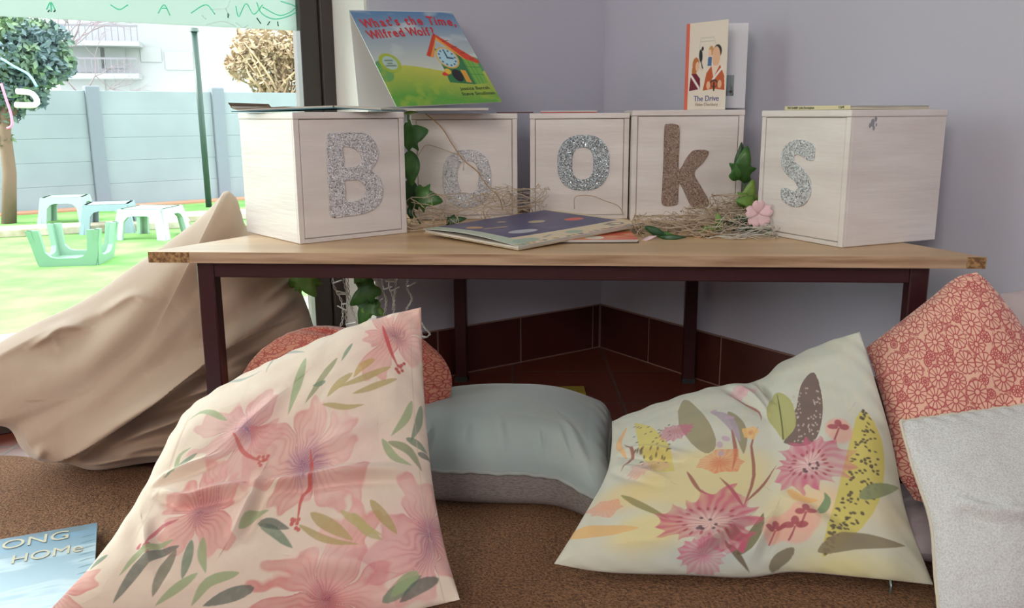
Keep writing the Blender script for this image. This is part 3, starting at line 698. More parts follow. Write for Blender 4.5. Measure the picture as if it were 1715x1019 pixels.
def arc_text(s, u0, u1, vf, size, m, parent, base, uxx, uyy, w_, h_, bold=.02, lift=.0009):
    n = len(s)
    wts = [ {'W': 1.35, 'm': 1.3, 'i': .45, 'l': .45, "'": .35, ' ': .6, ',': .4, 't': .7, 'f': .65, 'r': .75, 'T': 1.0}.get(c, 1.0) for c in s]
    tot = sum(wts); cur = 0
    for c, wt in zip(s, wts):
        u = u0+(u1-u0)*(cur+wt/2)/tot; cur += wt
        if c == ' ': continue
        v, sl = vf(u)
        ca, sa = math.cos(sl), math.sin(sl)
        text('title_letter', c, base+uxx*(u*w_)+uyy*(v*h_), uxx*ca+uyy*sa, uyy*ca-uxx*sa, size, m, parent, bold=bold, lift=lift, align='CENTER', xs=.68)
arc_text("What's the Time,", .06, .97, lambda u: (.80+.045*math.sin((u-.05)*2.6), .1*math.cos((u+.1)*2.9)), .036, red_m, pb_, O, ux, uy, Ww, Wh)
arc_text("Wilfred Wolf?", .07, .72, lambda u: (.675+.05*math.sin((u)*2.4), .10*math.cos(u*2.6)), .034, red_m, pb_, O, ux, uy, Ww, Wh)
text('author_name', 'Jessica Barrah', PT(.66, .135), ux, uy, .0125, ink_m, pb_); text('author_name', 'Steve Smallman', PT(.65, .08), ux, uy, .0125, ink_m, pb_)
# inner pages block behind the front cover, and the back cover on the other side of the tent
nrm_ = ux.cross(uy).normalized()
bm = bmesh.new(); frame_box(bm, O-nrm_*.0014, ux, uy, -nrm_, .002, Ww-.002, .002, Wh-.002, 0, .0025); obj('pages', bm, paper_m, pb_)
top = O+uy*Wh; uy2 = (Vector((PY(616, 180, 1.86).x, 1.86, bz+.004))-top)
uy2 = uy2-ux*uy2.dot(ux); Lb = uy2.length; uy2.normalize()
sc_ = (top.z-bz-.002)/(-uy2.z)
def backp(p):
    t = np.clip(p.V, 0, 1)[..., None]; p.img = lin((226, 228, 214))*(1-t)+lin((150, 190, 158))*t  # green cover whitened towards its top: window light painted into the colour
panel('back_cover', top, -ux*-1, uy2, Ww, min(Wh, sc_), backp, parent=pb_, n=60)

# --- open hardback lying face down on the B box
def slab_book(name, label, O, ux, uy, w_, d_, t_, cover_fn, edge_col, group=None, spine_left=False, pages=True, cat='book', tilt=None, n=160, covt=.0012):
    root = thing(name, label, cat, O, group)
    nz_ = ux.cross(uy).normalized()
    em = mat(name+'_board', edge_col, .5)
    bm = bmesh.new(); frame_box(bm, O, ux, uy, nz_, 0, w_, 0, d_, 0, covt); obj('back_cover', bm, em, root)
    if pages:
        bm = bmesh.new(); frame_box(bm, O, ux, uy, nz_, .002, w_-.002, .001, d_-.002, covt, t_-covt); obj('pages', bm, paper_m, root)
    panel('front_cover', O+nz_*t_, ux, uy, w_, d_, cover_fn, parent=root, thick=covt, n=n)
    return root
zB = TT+hB+.001
uxB = Vector((math.cos(aB), math.sin(aB), 0)); uyB = Vector((-math.sin(aB), math.cos(aB), 0))
# face-down open book: two boards meeting at a low ridge
ob_ = thing('open_hardback', 'open teal hardback lying face down on the B box, corner curled up', 'book', nB+ZUP*(hB+.001))
teal_c = mat('teal_board', srgb(62, 118, 132), .4); brn_c = mat('brown_board', srgb(120, 92, 70), .6)
L0 = PY(391, 184, nB.y+.075); R0 = PY(640, 184, nB.y+.05); L0.z = R0.z = zB
dx = (R0-L0); ln = dx.length; dx.normalize(); dyy = Vector((-dx.y, dx.x, 0))
def board(name, s0, s1, z0, z1, th, m, depth=.19, curl=0, y0=0):
    bm = bmesh.new(); n = 14; vt = []
    for k in range(n+1):
        f = k/n; s = s0+(s1-s0)*f; z = z0+(z1-z0)*f+curl*max(0, 1-f*12)**1.5
        vt.append([bm.verts.new(L0+dx*s+dyy*(y0+y)+ZUP*(z+h)) for (y, h) in ((0, 0), (depth, 0), (depth, th), (0, th))])
    for a, b in zip(vt[:-1], vt[1:]):
        for i in range(4): bm.faces.new([a[i], a[(i+1) % 4], b[(i+1) % 4], b[i]])
    bm.faces.new(vt[0]); bm.faces.new(vt[-1][::-1]); return obj(name, bm, m, ob_)
board('front_cover', -.004, ln*.68, .000, .0052, .0016, teal_c)
board('pages', -.006, ln*.67, .0018, .0071, .0028, paper_m, .186, curl=.006, y0=.002)
board('endpaper', -.009, ln*.35, .0048, .0078, .0010, brn_c, .188, curl=.010, y0=.001)
board('back_cover', ln*.68, ln*1.0, .0052, .0002, .0016, teal_c)
board('pages', ln*.68, ln*.99, .0072, .0020, .0026, paper_m, .186, y0=.002)
# flat pale book carrying the tented one
zO = TT+hO1+.0008
Ol = Vector((PY(643, 185, 1.70).x, 1.685, max(zO, zB)+.0012))
slab_book('pale_paperback', 'pale grey paperback lying flat beneath the tented picture book', Ol, Vector((1, .06, 0)).normalized(), Vector((-.06, 1, 0)).normalized(), .20, .2, .0045, lambda p: p.img.__imul__(0).__iadd__(lin((205, 198, 200))), srgb(196, 186, 180), n=20)
# red booklet on the right o box
Or = Vector((PY(905, 189, 1.79).x, 1.80, TT+hO2+.0008))
slab_book('red_booklet', 'thin red booklet lying flat on the right o box', Or, Vector((1, -.05, 0)).normalized(), Vector((.05, 1, 0)).normalized(), .115, .16, .004, lambda p: p.img.__imul__(0).__iadd__(lin((206, 70, 60))), srgb(200, 62, 54), n=20)
# maroon thin folder lying behind, over the o boxes
Om = Vector((PY(832, 189, 1.86).x, 1.845, TT+max(hO1, hO2)+.0052))
bm = bmesh.new(); frame_box(bm, Om, Vector((1, -.03, 0)).normalized(), Vector((.03, 1, 0)).normalized(), ZUP, 0, .075, 0, .14, -.0045, -.0025)
tag(obj('maroon_folder', bm, mat('maroon_card', srgb(112, 66, 66), .6)), 'thin maroon folder bridging the two o boxes', 'folder')

# --- slim reader book standing open on the k box
zK = TT+hK+.0006
Sp = Vector((PY(1149, 183, 1.86).x, 1.86, zK)); Ac = Vector((PY(1214, 183, 1.775).x, 1.775, zK)); Pc = Vector((PY(1247, 183, 1.83).x, 1.83, zK))
bh = PY(1215, 32, 1.775).z-zK
rb = thing('story_book', 'slim cream storybook with figures on its cover, standing ajar on the k box', 'book', Sp)
cx = (Ac-Sp); cw = cx.length; cx.normalize()
def drive(p):
    U, V = p.U, p.V; p.img = np.tile(lin((236, 222, 206)), U.shape+(1,)) if False else np.broadcast_to(lin((236, 222, 206)), U.shape+(3,)).copy()
    # car outline
    for s_ in ([(.30, .72), (.33, .82), (.66, .82), (.72, .72)], [(.30, .72), (.28, .5), (.40, .45)], [(.33, .78), (.66, .78)]): p.seg(s_, .004, lin((190, 186, 180)), .8)
    # girl, left
    p.ell(.22, .52, .09, .085, lin((196, 120, 62))); p.ell(.18, .45, .06, .07, lin((196, 120, 62))); p.ell(.26, .50, .05, .055, lin((238, 190, 160)))
    p.poly([(.06, .22), (.10, .42), (.24, .42), (.34, .36), (.35, .24), (.2, .23)], lin((122, 34, 56))); p.seg([(.10, .40), (.32, .25)], .018, lin((238, 228, 222)))
    # black cat
    p.ell(.34, .62, .045, .075, lin((34, 34, 38)), rot=.15); p.ell(.38, .70, .03, .025, lin((34, 34, 38))); p.seg([(.35, .56), (.38, .50), (.40, .48)], .012, lin((34, 34, 38)))
    # child behind
    p.ell(.60, .67, .06, .055, lin((206, 150, 84))); p.ell(.57, .64, .04, .045, lin((240, 196, 168))); p.poly([(.52, .50), (.53, .60), (.62, .60), (.62, .50)], lin((76, 110, 160)))
    # driver
    p.ell(.76, .66, .105, .075, lin((34, 30, 32))); p.ell(.73, .60, .10, .115, lin((236, 186, 150))); p.poly([(.42, .22), (.50, .42), (.62, .50), (.84, .50), (.95, .38), (.97, .22), (.7, .24)], lin((198, 92, 50)))
    p.poly([(.62, .50), (.68, .36), (.82, .50)], lin((240, 216, 196))); p.seg([(.90, .48), (.66, .34)], .016, lin((242, 232, 224)))
    p.ell(.70, .30, .10, .045, lin((70, 56, 52))); p.ell(.70, .295, .075, .03, lin((198, 92, 50))); p.ell(.56, .28, .05, .045, lin((236, 186, 150))); p.ell(.84, .29, .05, .045, lin((236, 186, 150)))
    p.seg([(.70, .30), (.70, .23)], .02, lin((60, 40, 34)))
panel('front_cover', Sp, cx, ZUP, cw, bh, drive, parent=rb, n=260)
bm = bmesh.new(); frame_box(bm, Sp, cx, cx.cross(ZUP), ZUP, -.006, .0035, -.009, .0008, 0, bh); bevel(bm, .0012); obj('spine', bm, mat('orange_spine', srgb(226, 108, 84), .5), rb)
text('title_text', 'The Drive', Sp+cx*cw*.52+ZUP*bh*.10, cx, ZUP, .0155, bi_m, rb, align='CENTER', xs=1.05)
text('author_name', 'Helen Chambury', Sp+cx*cw*.53+ZUP*bh*.045, cx, ZUP, .0088, gi_m, rb, align='CENTER')
px_ = (Pc-Sp); pw = px_.length; px_.normalize(); pn = px_.cross(ZUP)
bm = bmesh.new()
for k in range(9):
    yaw = .02*k; d_ = Vector((px_.x*math.cos(yaw)-px_.y*math.sin(yaw), px_.x*math.sin(yaw)+px_.y*math.cos(yaw), 0))
    frame_box(bm, Sp, d_, d_.cross(ZUP), ZUP, .002, pw-.001*k, -.0002, .0002, .003, bh-.004-.0006*k)
obj('pages', bm, mat('white_pages', srgb(226, 224, 228), .8), rb)
bm = bmesh.new(); d_ = Vector((px_.x*math.cos(.19)-px_.y*math.sin(.19), px_.x*math.sin(.19)+px_.y*math.cos(.19), 0)); frame_box(bm, Sp, d_, d_.cross(ZUP), ZUP, 0, pw+.002, -.0008, .0004, 0, bh); obj('back_cover', bm, mat('pale_cover', srgb(230, 226, 228), .5), rb)
def pic(p):
    p.img = np.broadcast_to(lin((150, 158, 160)), p.U.shape+(3,)).copy(); p.put(np.clip((vnoise(p.U, p.V, 5, 2)-.4)*3, 0, 1)*(p.V < .6), lin((52, 60, 56)))
panel('page_picture', Sp+px_*pw*.58+pn*.0006+ZUP*bh*.16, px_, ZUP, pw*.22, bh*.24, pic, matte_m, rb, .0002, n=40)
# --- cream book flat on the s box
zS = TT+hS+.0006
uyS = Vector((-math.sin(aS), math.cos(aS), 0))
Ob = oS+uxS*.055+uyS*.003; Ob.z = zS
cb = slab_book('cream_hardback', 'thin cream hardback lying flat on the s box', Ob, uxS, uyS, wS-.06, .17, .0062, lambda p: p.img.__imul__(0).__iadd__(lin((196, 186, 150))), srgb(214, 204, 164), n=20)
bm = bmesh.new(); frame_box(bm, Ob, uxS, uyS, ZUP, 0, wS-.06, -.0012, 0, 0, .0062); obj('spine', bm, mat('cream_spine', srgb(220, 208, 164), .5), cb)
text('spine_text', 'THE RABBIT  John Burningham', Ob+uxS*.006-uyS*.0013+ZUP*.0016, uxS, ZUP, .0052, ink_m, cb, lift=.0002, xs=.95); text('spine_text', 'CAPE', Ob+uxS*(wS-.06-.024)-uyS*.0013+ZUP*.0016, uxS, ZUP, .0052, ink_m, cb, lift=.0002)
# smudge on the right face of the s box
bm = bmesh.new(); so = nS+ZUP*(hS-.02)
for (a, b, r_) in ((.045, 0, .005), (.051, .006, .0035), (.04, -.004, .003), (.048, -.008, .003), (.053, -.003, .002)):
    cc = so+uyS*(a)+ZUP*b; vs = [bm.verts.new(cc+uyS*(r_*math.cos(t)*.8)+ZUP*(r_*math.sin(t)*1.3)+uxS*.0004) for t in [k*math.pi/6 for k in range(12)]]; bm.faces.new(vs)
sm_ = obj('grey_smudge', bm, mat('grey_mark', srgb(150, 150, 158), .7), None)
for o_ in C.objects:
    if o_.name.startswith('wooden_box') and 'letter s' in o_['label']: sm_.parent = o_; sm_.matrix_parent_inverse = Matrix.Translation(-o_.location)

# --- books lying on the tabletop
def tpt(px, py, z=TT): return PZ(px, py, z)
# lower red and yellow book
def rbk(p):
    p.img = np.broadcast_to(lin((226, 208, 120)), p.U.shape+(3,)).copy(); p.put((p.V < .55)*1., lin((222, 92, 62))); p.put((p.V < .55)*np.clip((vnoise(p.U, p.V*3, 9, 4)-.5)*4, 0, .7), lin((240, 170, 120)))
    p.ell(.66, .15, .08, .1, lin((236, 226, 206)))
zt = TT+.0008
c_fr = tpt(1070, 407, zt); c_br = tpt(1068, 362, zt)
Oq = Vector((c_fr.x-.21, c_fr.y+.004, zt)); dq = Vector((1, -.01, 0)).normalized()
slab_book('red_yellow_picture_book', 'red and yellow picture book mostly hidden beneath the blue one', Oq, dq, Vector((.01, 1, 0)).normalized(), .21, .19, .005, rbk, srgb(70, 60, 60))
# blue book, slightly fanned, tilted over the other
Pf = tpt(868, 419, TT+.002); Pr = tpt(1079, 378, TT+.012); 
e1 = (Pr-Pf); Wb = e1.length; e1.normalize()
Pl = tpt(737, 381, TT+.010); e2 = Pl-Pf; e2 -= e1*e2.dot(e1); Db = min(max(e2.length, .17), .24); e2.normalize()
nb = e1.cross(e2).normalized()
bb = thing('blue_picture_book', 'large picture book with dark blue cover and cream border, tilted on the tabletop', 'book', Pf)
def blue(p):
    U, V = p.U, p.V; p.img = np.broadcast_to(lin((228, 206, 172)), U.shape+(3,)).copy()
    p.put((U < .10)*.9, lin((184, 202, 180)))
    m_ = (U > .10)*(V > .22)*(U < .96)
    p.put(m_*1., lin((74, 72, 112))); p.put(m_*np.clip((vnoise(U, V, 6, 9)-.45)*2, 0, .5), lin((110, 104, 140)))
    p.ell(.82, .50, .07, .06, lin((222, 100, 90))); p.ell(.60, .62, .06, .05, lin((206, 186, 140)), .8); p.ell(.19, .72, .05, .06, lin((214, 160, 90)), .8); p.seg([(.2, .62), (.34, .6)], .012, lin((206, 170, 110)))
    p.ell(.30, .36, .10, .06, lin((200, 200, 206)), .9); p.ell(.45, .8, .03, .03, lin((200, 180, 120)), .7)
    p.ell(.13, .10, .09, .06, lin((150, 176, 160)), .8); p.ell(.50, .11, .06, .05, lin((140, 176, 156)), .8)
    p.seg([(.80, .08), (.80, .17)], .012, lin((120, 110, 104))); p.seg([(.83, .08), (.88, .08), (.91, .12), (.88, .17), (.83, .17), (.83, .08)], .010, lin((120, 110, 104)))
    p.seg([(.26, .10), (.34, .14)], .01, lin((170, 160, 150)))
    r_ = np.random.default_rng(3)
    for k in range(46): x = r_.random(); p.ell(x, .015+.02*r_.random(), .012, .014, lin([(196, 80, 60), (110, 90, 70), (190, 150, 70), (80, 120, 100)][k % 4]), .8)
panel('front_cover', Pf+nb*.006, e1, e2, Wb, Db, blue, parent=bb, thick=.001, n=240, curl=lambda U, V: .006*(1-U)**3*np.sin(V*3.1))
bm = bmesh.new(); frame_box(bm, Pf+nb*.0008, e1, e2, nb, .002, Wb-.002, .002, Db-.002, .0, .0036); obj('pages', bm, paper_m, bb)
bm = bmesh.new(); frame_box(bm, Pf+nb*-.0006, e1, e2, nb, 0, Wb, 0, Db, .0, .0012); obj('back_cover', bm, mat('cream_board', srgb(196, 172, 140), .6), bb)

# --- book lying on the rug
zR = .018
k1 = PZ(163, 879, zR+.004); k0 = PZ(-40, 914, zR+.004); ex = (k1-k0); ex.normalize(); ey = Vector((-ex.y, ex.x, 0)); wk = .3; dk = .27
Ok = k1-ex*wk-ey*dk; Ok.z = zR
def home(p):
    U, V = p.U, p.V; t = np.clip(V, 0, 1)[..., None]; p.img = lin((196, 226, 240))*(1-t)+lin((112, 150, 176))*t
    n_ = vnoise(U*.6, V*2.4, 6, 12); p.put(np.clip((n_-.48)*3, 0, .8)*(V < .75), lin((226, 240, 244))); p.put(np.clip((n_-.62)*4, 0, .6), lin((120, 172, 206)))
    p.put((V > .93)*np.clip((vnoise(U, V, 10, 4)-.3)*2, 0, .6), lin((110, 126, 130)))
    for k in range(9): p.seg([(.93, .28+.07*k), (1.0, .30+.07*k)], .007, lin((84, 130, 150)), .7, True)
hm = slab_book('snowy_picture_book', 'blue and white picture book lying on the rug', Ok, ex, ey, wk, dk, .007, home, srgb(150, 166, 170), n=220)
wl_m = mat('cream_title_ink', srgb(206, 200, 176), .5)
Kt = lambda px, py: PZ(px, py, zR+.0075)
text('title_text', 'LONG', Kt(-26, 927), ex, ey, .040, wl_m, hm, xs=.95, bold=0, lift=.0004, sp=1.0)
text('title_text', 'HOMe', Kt(15, 946), ex, ey, .037, wl_m, hm, xs=.88, bold=0, lift=.0004, sp=1.0)
# yellow booklet on the tiles
yb = PZ(945, 656, 0.001)
bm = bmesh.new(); frame_box(bm, yb, Vector((1, 0, 0)), Vector((0, 1, 0)), ZUP, -.02, .047, -.03, .02, 0, .006); bevel(bm, .0008, 1)
tag(obj('yellow_booklet', bm, mat('yellow_card', srgb(170, 150, 50), .5)), 'small yellow booklet on the dark tiles behind the grey blue cushion', 'booklet')

# =================================================================== CUSHIONS
fab_bump = ('noise', 900, .25, .0012, (1, 1, 1))
print_m = mat('printed_cotton', attr=True, rough=.85, sheen=.25, bump=fab_bump)
def inflate(U, V, p=2.4, q=.55):
    a = np.clip(1-np.abs(2*U-1)**p, 0, 1); b = np.clip(1-np.abs(2*V-1)**p, 0, 1); return (a*b)**q
def cushion_mesh(name, edges, Tf, Tb, N, colour, creases=(), wr=.004, wsc=5, seed=1, face=Vector((0, -1, .3)), backcol=(200, 190, 175), minz=.014, qb=.55, qf=.55, bulge=None, front=True, back=True):
    """edges: bottom, right, top, left as lists of 3D points; bottom L->R, top L->R, left B->T, right B->T"""
    bt, rt, tp, lf = [crom(e, N) for e in edges]
    u = np.linspace(0, 1, N)[None, :, None]; v = np.linspace(0, 1, N)[:, None, None]
    Pm = (1-v)*bt[None]+v*tp[None]+(1-u)*lf[:, None]+u*rt[:, None]-((1-u)*(1-v)*bt[0]+u*(1-v)*bt[-1]+(1-u)*v*tp[0]+u*v*tp[-1])
    du = np.gradient(Pm, axis=1); dv = np.gradient(Pm, axis=0); nn = np.cross(du, dv)
    # smooth overall normal: blend local with average
    avg = nn.reshape(-1, 3).mean(0); avg /= np.linalg.norm(avg); nn = nn/(np.linalg.norm(nn, axis=-1, keepdims=True)+1e-12); nn = nn*.3+avg*.7; nn /= np.linalg.norm(nn, axis=-1, keepdims=True)
    if nn.reshape(-1, 3).mean(0)@np.array(face) < 0: nn = -nn; avg = -avg; flip = True
    else: flip = False
    U = u[..., 0]+v[..., 0]*0; V = v[..., 0]+u[..., 0]*0
    env = inflate(U, V); h = Tf*inflate(U, V, 2.4, qf)
    rim = np.minimum(np.minimum(U, 1-U), np.minimum(V, 1-V)); rimk = np.clip(rim/.10, 0, 1)
    h += wr*(vnoise(U*.8+.3, V*1.3+.1, wsc, seed)-.5)*2*rimk
    # seam puckers
    h += .0016*np.sin((U*60+V*47)+4*vnoise(U, V, 4, seed+1))*np.exp(-(rim/.045)**2)*np.clip(rim/.008, 0, 1)
    for (u0, v0, u1, v1, wd, dp) in creases:
        dx_, dy_ = u1-u0, v1-v0; L = dx_*dx_+dy_*dy_; t = np.clip(((U-u0)*dx_+(V-v0)*dy_)/L, 0, 1)
        sd = ((U-u0)*dy_-(V-v0)*dx_)/math.sqrt(L); d = np.hypot(U-u0-t*dx_, V-v0-t*dy_)
        k = np.sin(np.pi*np.clip(t*.9+.05, 0, 1))
        h += 1.4*dp*k*(np.exp(-(d/wd)**2)-.7*np.exp(-((d-wd*1.6)/wd)**2)*(sd > 0))*rimk
    if bulge is not None: h += bulge(U, V)
    Fp = Pm+nn*h[..., None]; Fp[..., 2] = np.maximum(Fp[..., 2], minz)
    st = 4 if N > 120 else 1
    ii = np.unique(np.append(np.arange(0, N, st), N-1)); Pb = Pm[np.ix_(ii, ii)]; nb_ = nn[np.ix_(ii, ii)]; eb = inflate(U[np.ix_(ii, ii)], V[np.ix_(ii, ii)], 2.4, qb)
    Bp = Pb-nb_*(Tb*eb)[..., None]; Bp[..., 2] = np.maximum(Bp[..., 2], minz)
    if callable(colour):
        rel = Fp-np.array([0, 0, H]); zf_ = rel@np.array(_F); gx = 857.5+FPX*(rel@np.array(_R))/zf_; gy = 509.5-FPX*(rel@np.array(_U))/zf_
        def look(x, y):                     # where on the cloth a printed motif sits
            d = (gx-x)**2+(gy-y)**2; i = int(np.argmin(d)); iy, ix = divmod(i, N); u_, v_ = ix/(N-1), iy/(N-1)
            if d.flat[i] > 16:              # past the hem: continue the print linearly
                k = 8; iy = min(max(iy, k), N-1-k); ix = min(max(ix, k), N-1-k)
                J = np.array([[gx[iy, ix+k]-gx[iy, ix-k], gx[iy+k, ix]-gx[iy-k, ix]], [gy[iy, ix+k]-gy[iy, ix-k], gy[iy+k, ix]-gy[iy-k, ix]]])*(N-1)/(2*k)
                if abs(np.linalg.det(J)) > 1e3:
                    du_, dv_ = np.linalg.solve(J, [x-gx[iy, ix], y-gy[iy, ix]]); u_, v_ = ix/(N-1)+max(-.25, min(.25, du_)), iy/(N-1)+max(-.25, min(.25, dv_))
            return u_, v_
        LOOK[0] = look
    cols = colour(N) if callable(colour) else np.broadcast_to(lin(colour), (N, N, 3)).copy()
    bc = np.broadcast_to(lin(backcol), Bp.shape).copy()
    if front and back: me = grid_mesh(name, Fp, cols, flip, [(Bp, bc, not flip)])
    elif front: me = grid_mesh(name, Fp, cols, flip)
    else: me = grid_mesh(name, Bp, bc, not flip)
    return me, (bt, rt, tp, lf)
def piping(name, loops, r, m, parent, wob=0, lift=0):
    bt, rt, tp, lf = loops; ring = np.vstack([bt, rt[1:], tp[::-1][1:], lf[::-1][1:-1]])
    ring = ring[::max(1, len(ring)//360)]; ring[:, 2] = np.maximum(ring[:, 2], .014+r*.6)
    if wob: ring = ring+np.array([[0, 0, wob*math.sin(i*.9)+wob*math.sin(i*.37)] for i in range(len(ring))])
    pts = [Vector(p)+ZUP*lift for p in ring]; pts.append(pts[0]); bm = bmesh.new(); tube(bm, pts, r, 7); return obj(name, bm, m, parent, True)
LOOK = [None]
E3 = lambda L: [PY(x, y, Y) for (x, y, Y) in L]

# ---- print painters
def leaf(p, pts, wd, col, a=.85): 
    q = crom([(x, y, 0) for x, y in pts], 9)[:, :2]; p.seg([tuple(t) for t in q], wd, col, a, True)
def hibiscus(p, cx, cy, R, rot, seed, body=(226, 134, 132), core=(132, 88, 130), a=.8, npet=5, squash=1.0, sk=0):
    wx = (vnoise(p.U, p.V, 7, seed+20)-.5)*R*.75; wy = (vnoise(p.U, p.V, 7, seed+21)-.5)*R*.75
    dx = p.U-cx+wx; dy = (p.V-cy+wy)/squash; r = np.hypot(dx, dy)/R; th = np.arctan2(dy, dx)-rot
    k = th*npet/(2*np.pi); f = (k-np.floor(k)-.5)*2; pid = np.floor(k).astype(int) % npet
    rs = np.random.default_rng(seed); pl = rs.uniform(.75, 1.08, npet)[pid]; n_ = vnoise(p.U, p.V, 22, seed)
    edge = pl*(np.abs(np.cos(f*np.pi/2))**.24)*(1+.09*np.sin(f*9+pid*2))*(.93+.16*n_)
    ins = np.clip((edge-r)/.06, 0, 1)
    veins = .5+.5*np.sin(f*19+5*n_+pid*2)
    wash = vnoise(p.U, p.V, 9, seed+5)
    rim_ = np.clip(1-(edge-r)/.25, 0, 1)
    alpha = ins*a*(.35+.35*wash+.35*rim_*wash+.25*veins*np.clip(1-r, 0, 1)+.35*np.clip(.5-r, 0, 1))
    b = lin(body); w3 = np.clip((vnoise(p.U, p.V, 6, seed+9)-.35)*2.5, 0, 1)[..., None]; b2 = b*(1-w3)+lin((238, 178, 172))*w3
    p.put(np.clip(alpha, 0, 1), b2); p.put(ins*np.clip(rim_-.35, 0, 1)*np.clip(wash-.4, 0, 1)*1.3, lin((206, 92, 90)))
    p.put(ins*.28*np.clip((veins-.7)*4, 0, 1)*np.clip(.9-r, 0, 1), lin((190, 84, 96)))
    p.put(np.clip(1-r/.34, 0, 1)**1.1*.85*(.45+.55*veins), lin(core))
    p.put(np.clip((np.abs(f)-.86)/.14, 0, 1)*ins*.35, lin((176, 92, 104)))
def palm(p, stem, nleaf, L, wd, col, side=1, a=.8):
    q = crom([(x, y, 0) for x, y in stem], 20)[:, :2]; p.seg([tuple(t) for t in q], .002, lin(col), a*.8)
    for k in range(nleaf):
        i = int(2+k*16/max(nleaf-1, 1)); b = q[i]; d = q[min(i+1, 19)]-q[i-1]; d /= np.linalg.norm(d)
        for s_ in ((1, -1) if side == 0 else (side,)):
            n_ = np.array([-d[1], d[0]])*s_; e_ = b+(n_*.75+d*.7)*L*(1-.3*k/nleaf); m_ = (b+e_)/2+d*L*-.06
            leaf(p, [tuple(b), tuple(m_), tuple(e_)], wd, lin(col), a)
hL = homog([(72, 1030), (770, 1005), (705, 515), (305, 690)], [(0, 0), (1, 0), (1, 1), (0, 1)])
def print_left(N):
    p = Paint(N, N, lin((236, 216, 196))); q = LOOK[0]
    p.put(np.clip((vnoise(p.U, p.V, 3, 30)-.45)*1.2, 0, .35), lin((240, 208, 190)))
    G1, G2, G3, G4 = (112, 138, 112), (96, 108, 98), (186, 164, 104), (158, 176, 128)
    def LF(pts, wd, col, a=.85): leaf(p, [q(*t) for t in pts], wd, lin(col), a)
    # pale washes behind flowers
    for (x, y, r_) in ((560, 760, .16), (340, 860, .14), (430, 710, .12), (560, 960, .15), (680, 900, .12), (640, 570, .12)):
        u_, v_ = q(x, y); p.ell(u_, v_, r_, r_*.9, lin((240, 196, 190)), .35, e=.06)
    hib = [((395, 725), .17, .4, 1, (222, 146, 150), (120, 104, 150), .75), ((520, 752), .235, -.2, 2, (216, 126, 124), (120, 86, 132), .8), ((340, 845), .17, .9, 3, (222, 116, 114), (140, 84, 112), .85),
           ((545, 1000), .215, .6, 4, (212, 96, 98), (132, 66, 92), .9), ((735, 915), .20, 1.2, 5, (218, 132, 138), (116, 86, 124), .8), ((655, 555), .17, -1.2, 6, (216, 124, 122), (120, 92, 108), .85), ((95, 1000), .12, .2, 7, (214, 110, 108), (110, 70, 90), .85)]
    for (c, R_, ro, sd, body, core, a) in hib: u_, v_ = q(*c); hibiscus(p, u_, v_, R_, ro, sd, body, core, a)
    # stamens
    for st, col in (([(520, 752), (520, 800), (505, 835), (497, 880)], (206, 92, 86)), ([(390, 725), (410, 760), (440, 775)], (206, 104, 96)), ([(640, 545), (655, 590), (668, 618)], (196, 70, 72)), ([(300, 870), (265, 890), (240, 915)], (206, 110, 120))):
        leaf(p, [q(*t) for t in st], .007, lin(col), .9)
        x, y = st[-1]
        for k in range(9): u_, v_ = q(x+random.uniform(-9, 9), y+random.uniform(-11, 9)); p.ell(u_, v_, .006, .006, lin(col), .9)
    # leaves
    for pts, wd, col in [
        ([(512, 600), (497, 650), (482, 695)], .016, G4), ([(565, 600), (535, 640), (512, 675)], .014, (150, 150, 108)), ([(590, 625), (560, 650), (548, 665)], .015, G3), ([(628, 602), (605, 615), (592, 632)], .016, (200, 160, 92)),
        ([(655, 615), (610, 632), (565, 650)], .013, G3), ([(665, 635), (620, 650), (590, 660)], .011, G3), ([(540, 678), (580, 682), (610, 678)], .009, G3), ([(690, 672), (680, 700), (655, 730)], .013, G4), ([(706, 680), (700, 712), (688, 740)], .012, G1),
        ([(640, 735), (660, 765), (690, 780)], .013, G4), ([(650, 740), (685, 755), (706, 790)], .014, (140, 150, 110)), ([(680, 735), (700, 745), (716, 762)], .012, G1), ([(700, 760), (716, 768), (722, 775)], .010, G2),
        ([(330, 760), (300, 780), (275, 800)], .012, G1), ([(380, 705), (340, 690), (315, 705)], .011, G4), ([(290, 790), (300, 765), (320, 750)], .010, G4),
        ([(435, 880), (460, 892), (490, 918)], .014, G1), ([(432, 878), (455, 878), (485, 886)], .014, G2), ([(400, 885), (425, 865), (450, 855)], .012, G4), ([(620, 838), (650, 875), (665, 895)], .016, G3), ([(590, 860), (615, 890), (640, 905)], .015, (190, 176, 120)),
        ([(520, 860), (560, 885), (590, 905)], .018, G3), ([(500, 880), (550, 905), (600, 912)], .010, G3), ([(570, 855), (605, 880), (640, 897)], .012, (196, 180, 120)),
        ([(300, 915), (240, 940), (190, 1010)], .018, G2), ([(290, 905), (235, 925), (200, 965)], .012, G4), ([(295, 920), (270, 965), (255, 1000)], .015, (124, 124, 104)), ([(320, 905), (310, 950), (305, 970)], .013, G1), ([(340, 900), (338, 930), (345, 960)], .011, G4),
        ([(425, 985), (380, 1000), (340, 1015)], .020, G2), ([(400, 960), (350, 975), (320, 1015)], .015, G4), ([(330, 960), (290, 990), (260, 1015)], .014, G4), ([(180, 930), (160, 945), (150, 955)], .010, G1),
        ([(640, 1010), (675, 985), (705, 965)], .018, G1), ([(700, 960), (680, 975), (655, 1000)], .018, G4), ([(735, 970), (700, 985), (670, 1010)], .018, G2), ([(480, 560), (450, 590), (430, 600)], .010, G1), ([(510, 590), (470, 600), (445, 625)], .009, (150, 160, 150)), ([(590, 575), (580, 590), (572, 605)], .008, G1),
        ([(380, 640), (410, 635), (440, 620)], .008, (150, 170, 160))]:
        LF(pts, wd, col, .82)
    # stitched hem line near right side
    p.seg([(.962, .0), (.962, 1)], .0016, lin((206, 180, 160)), .6)
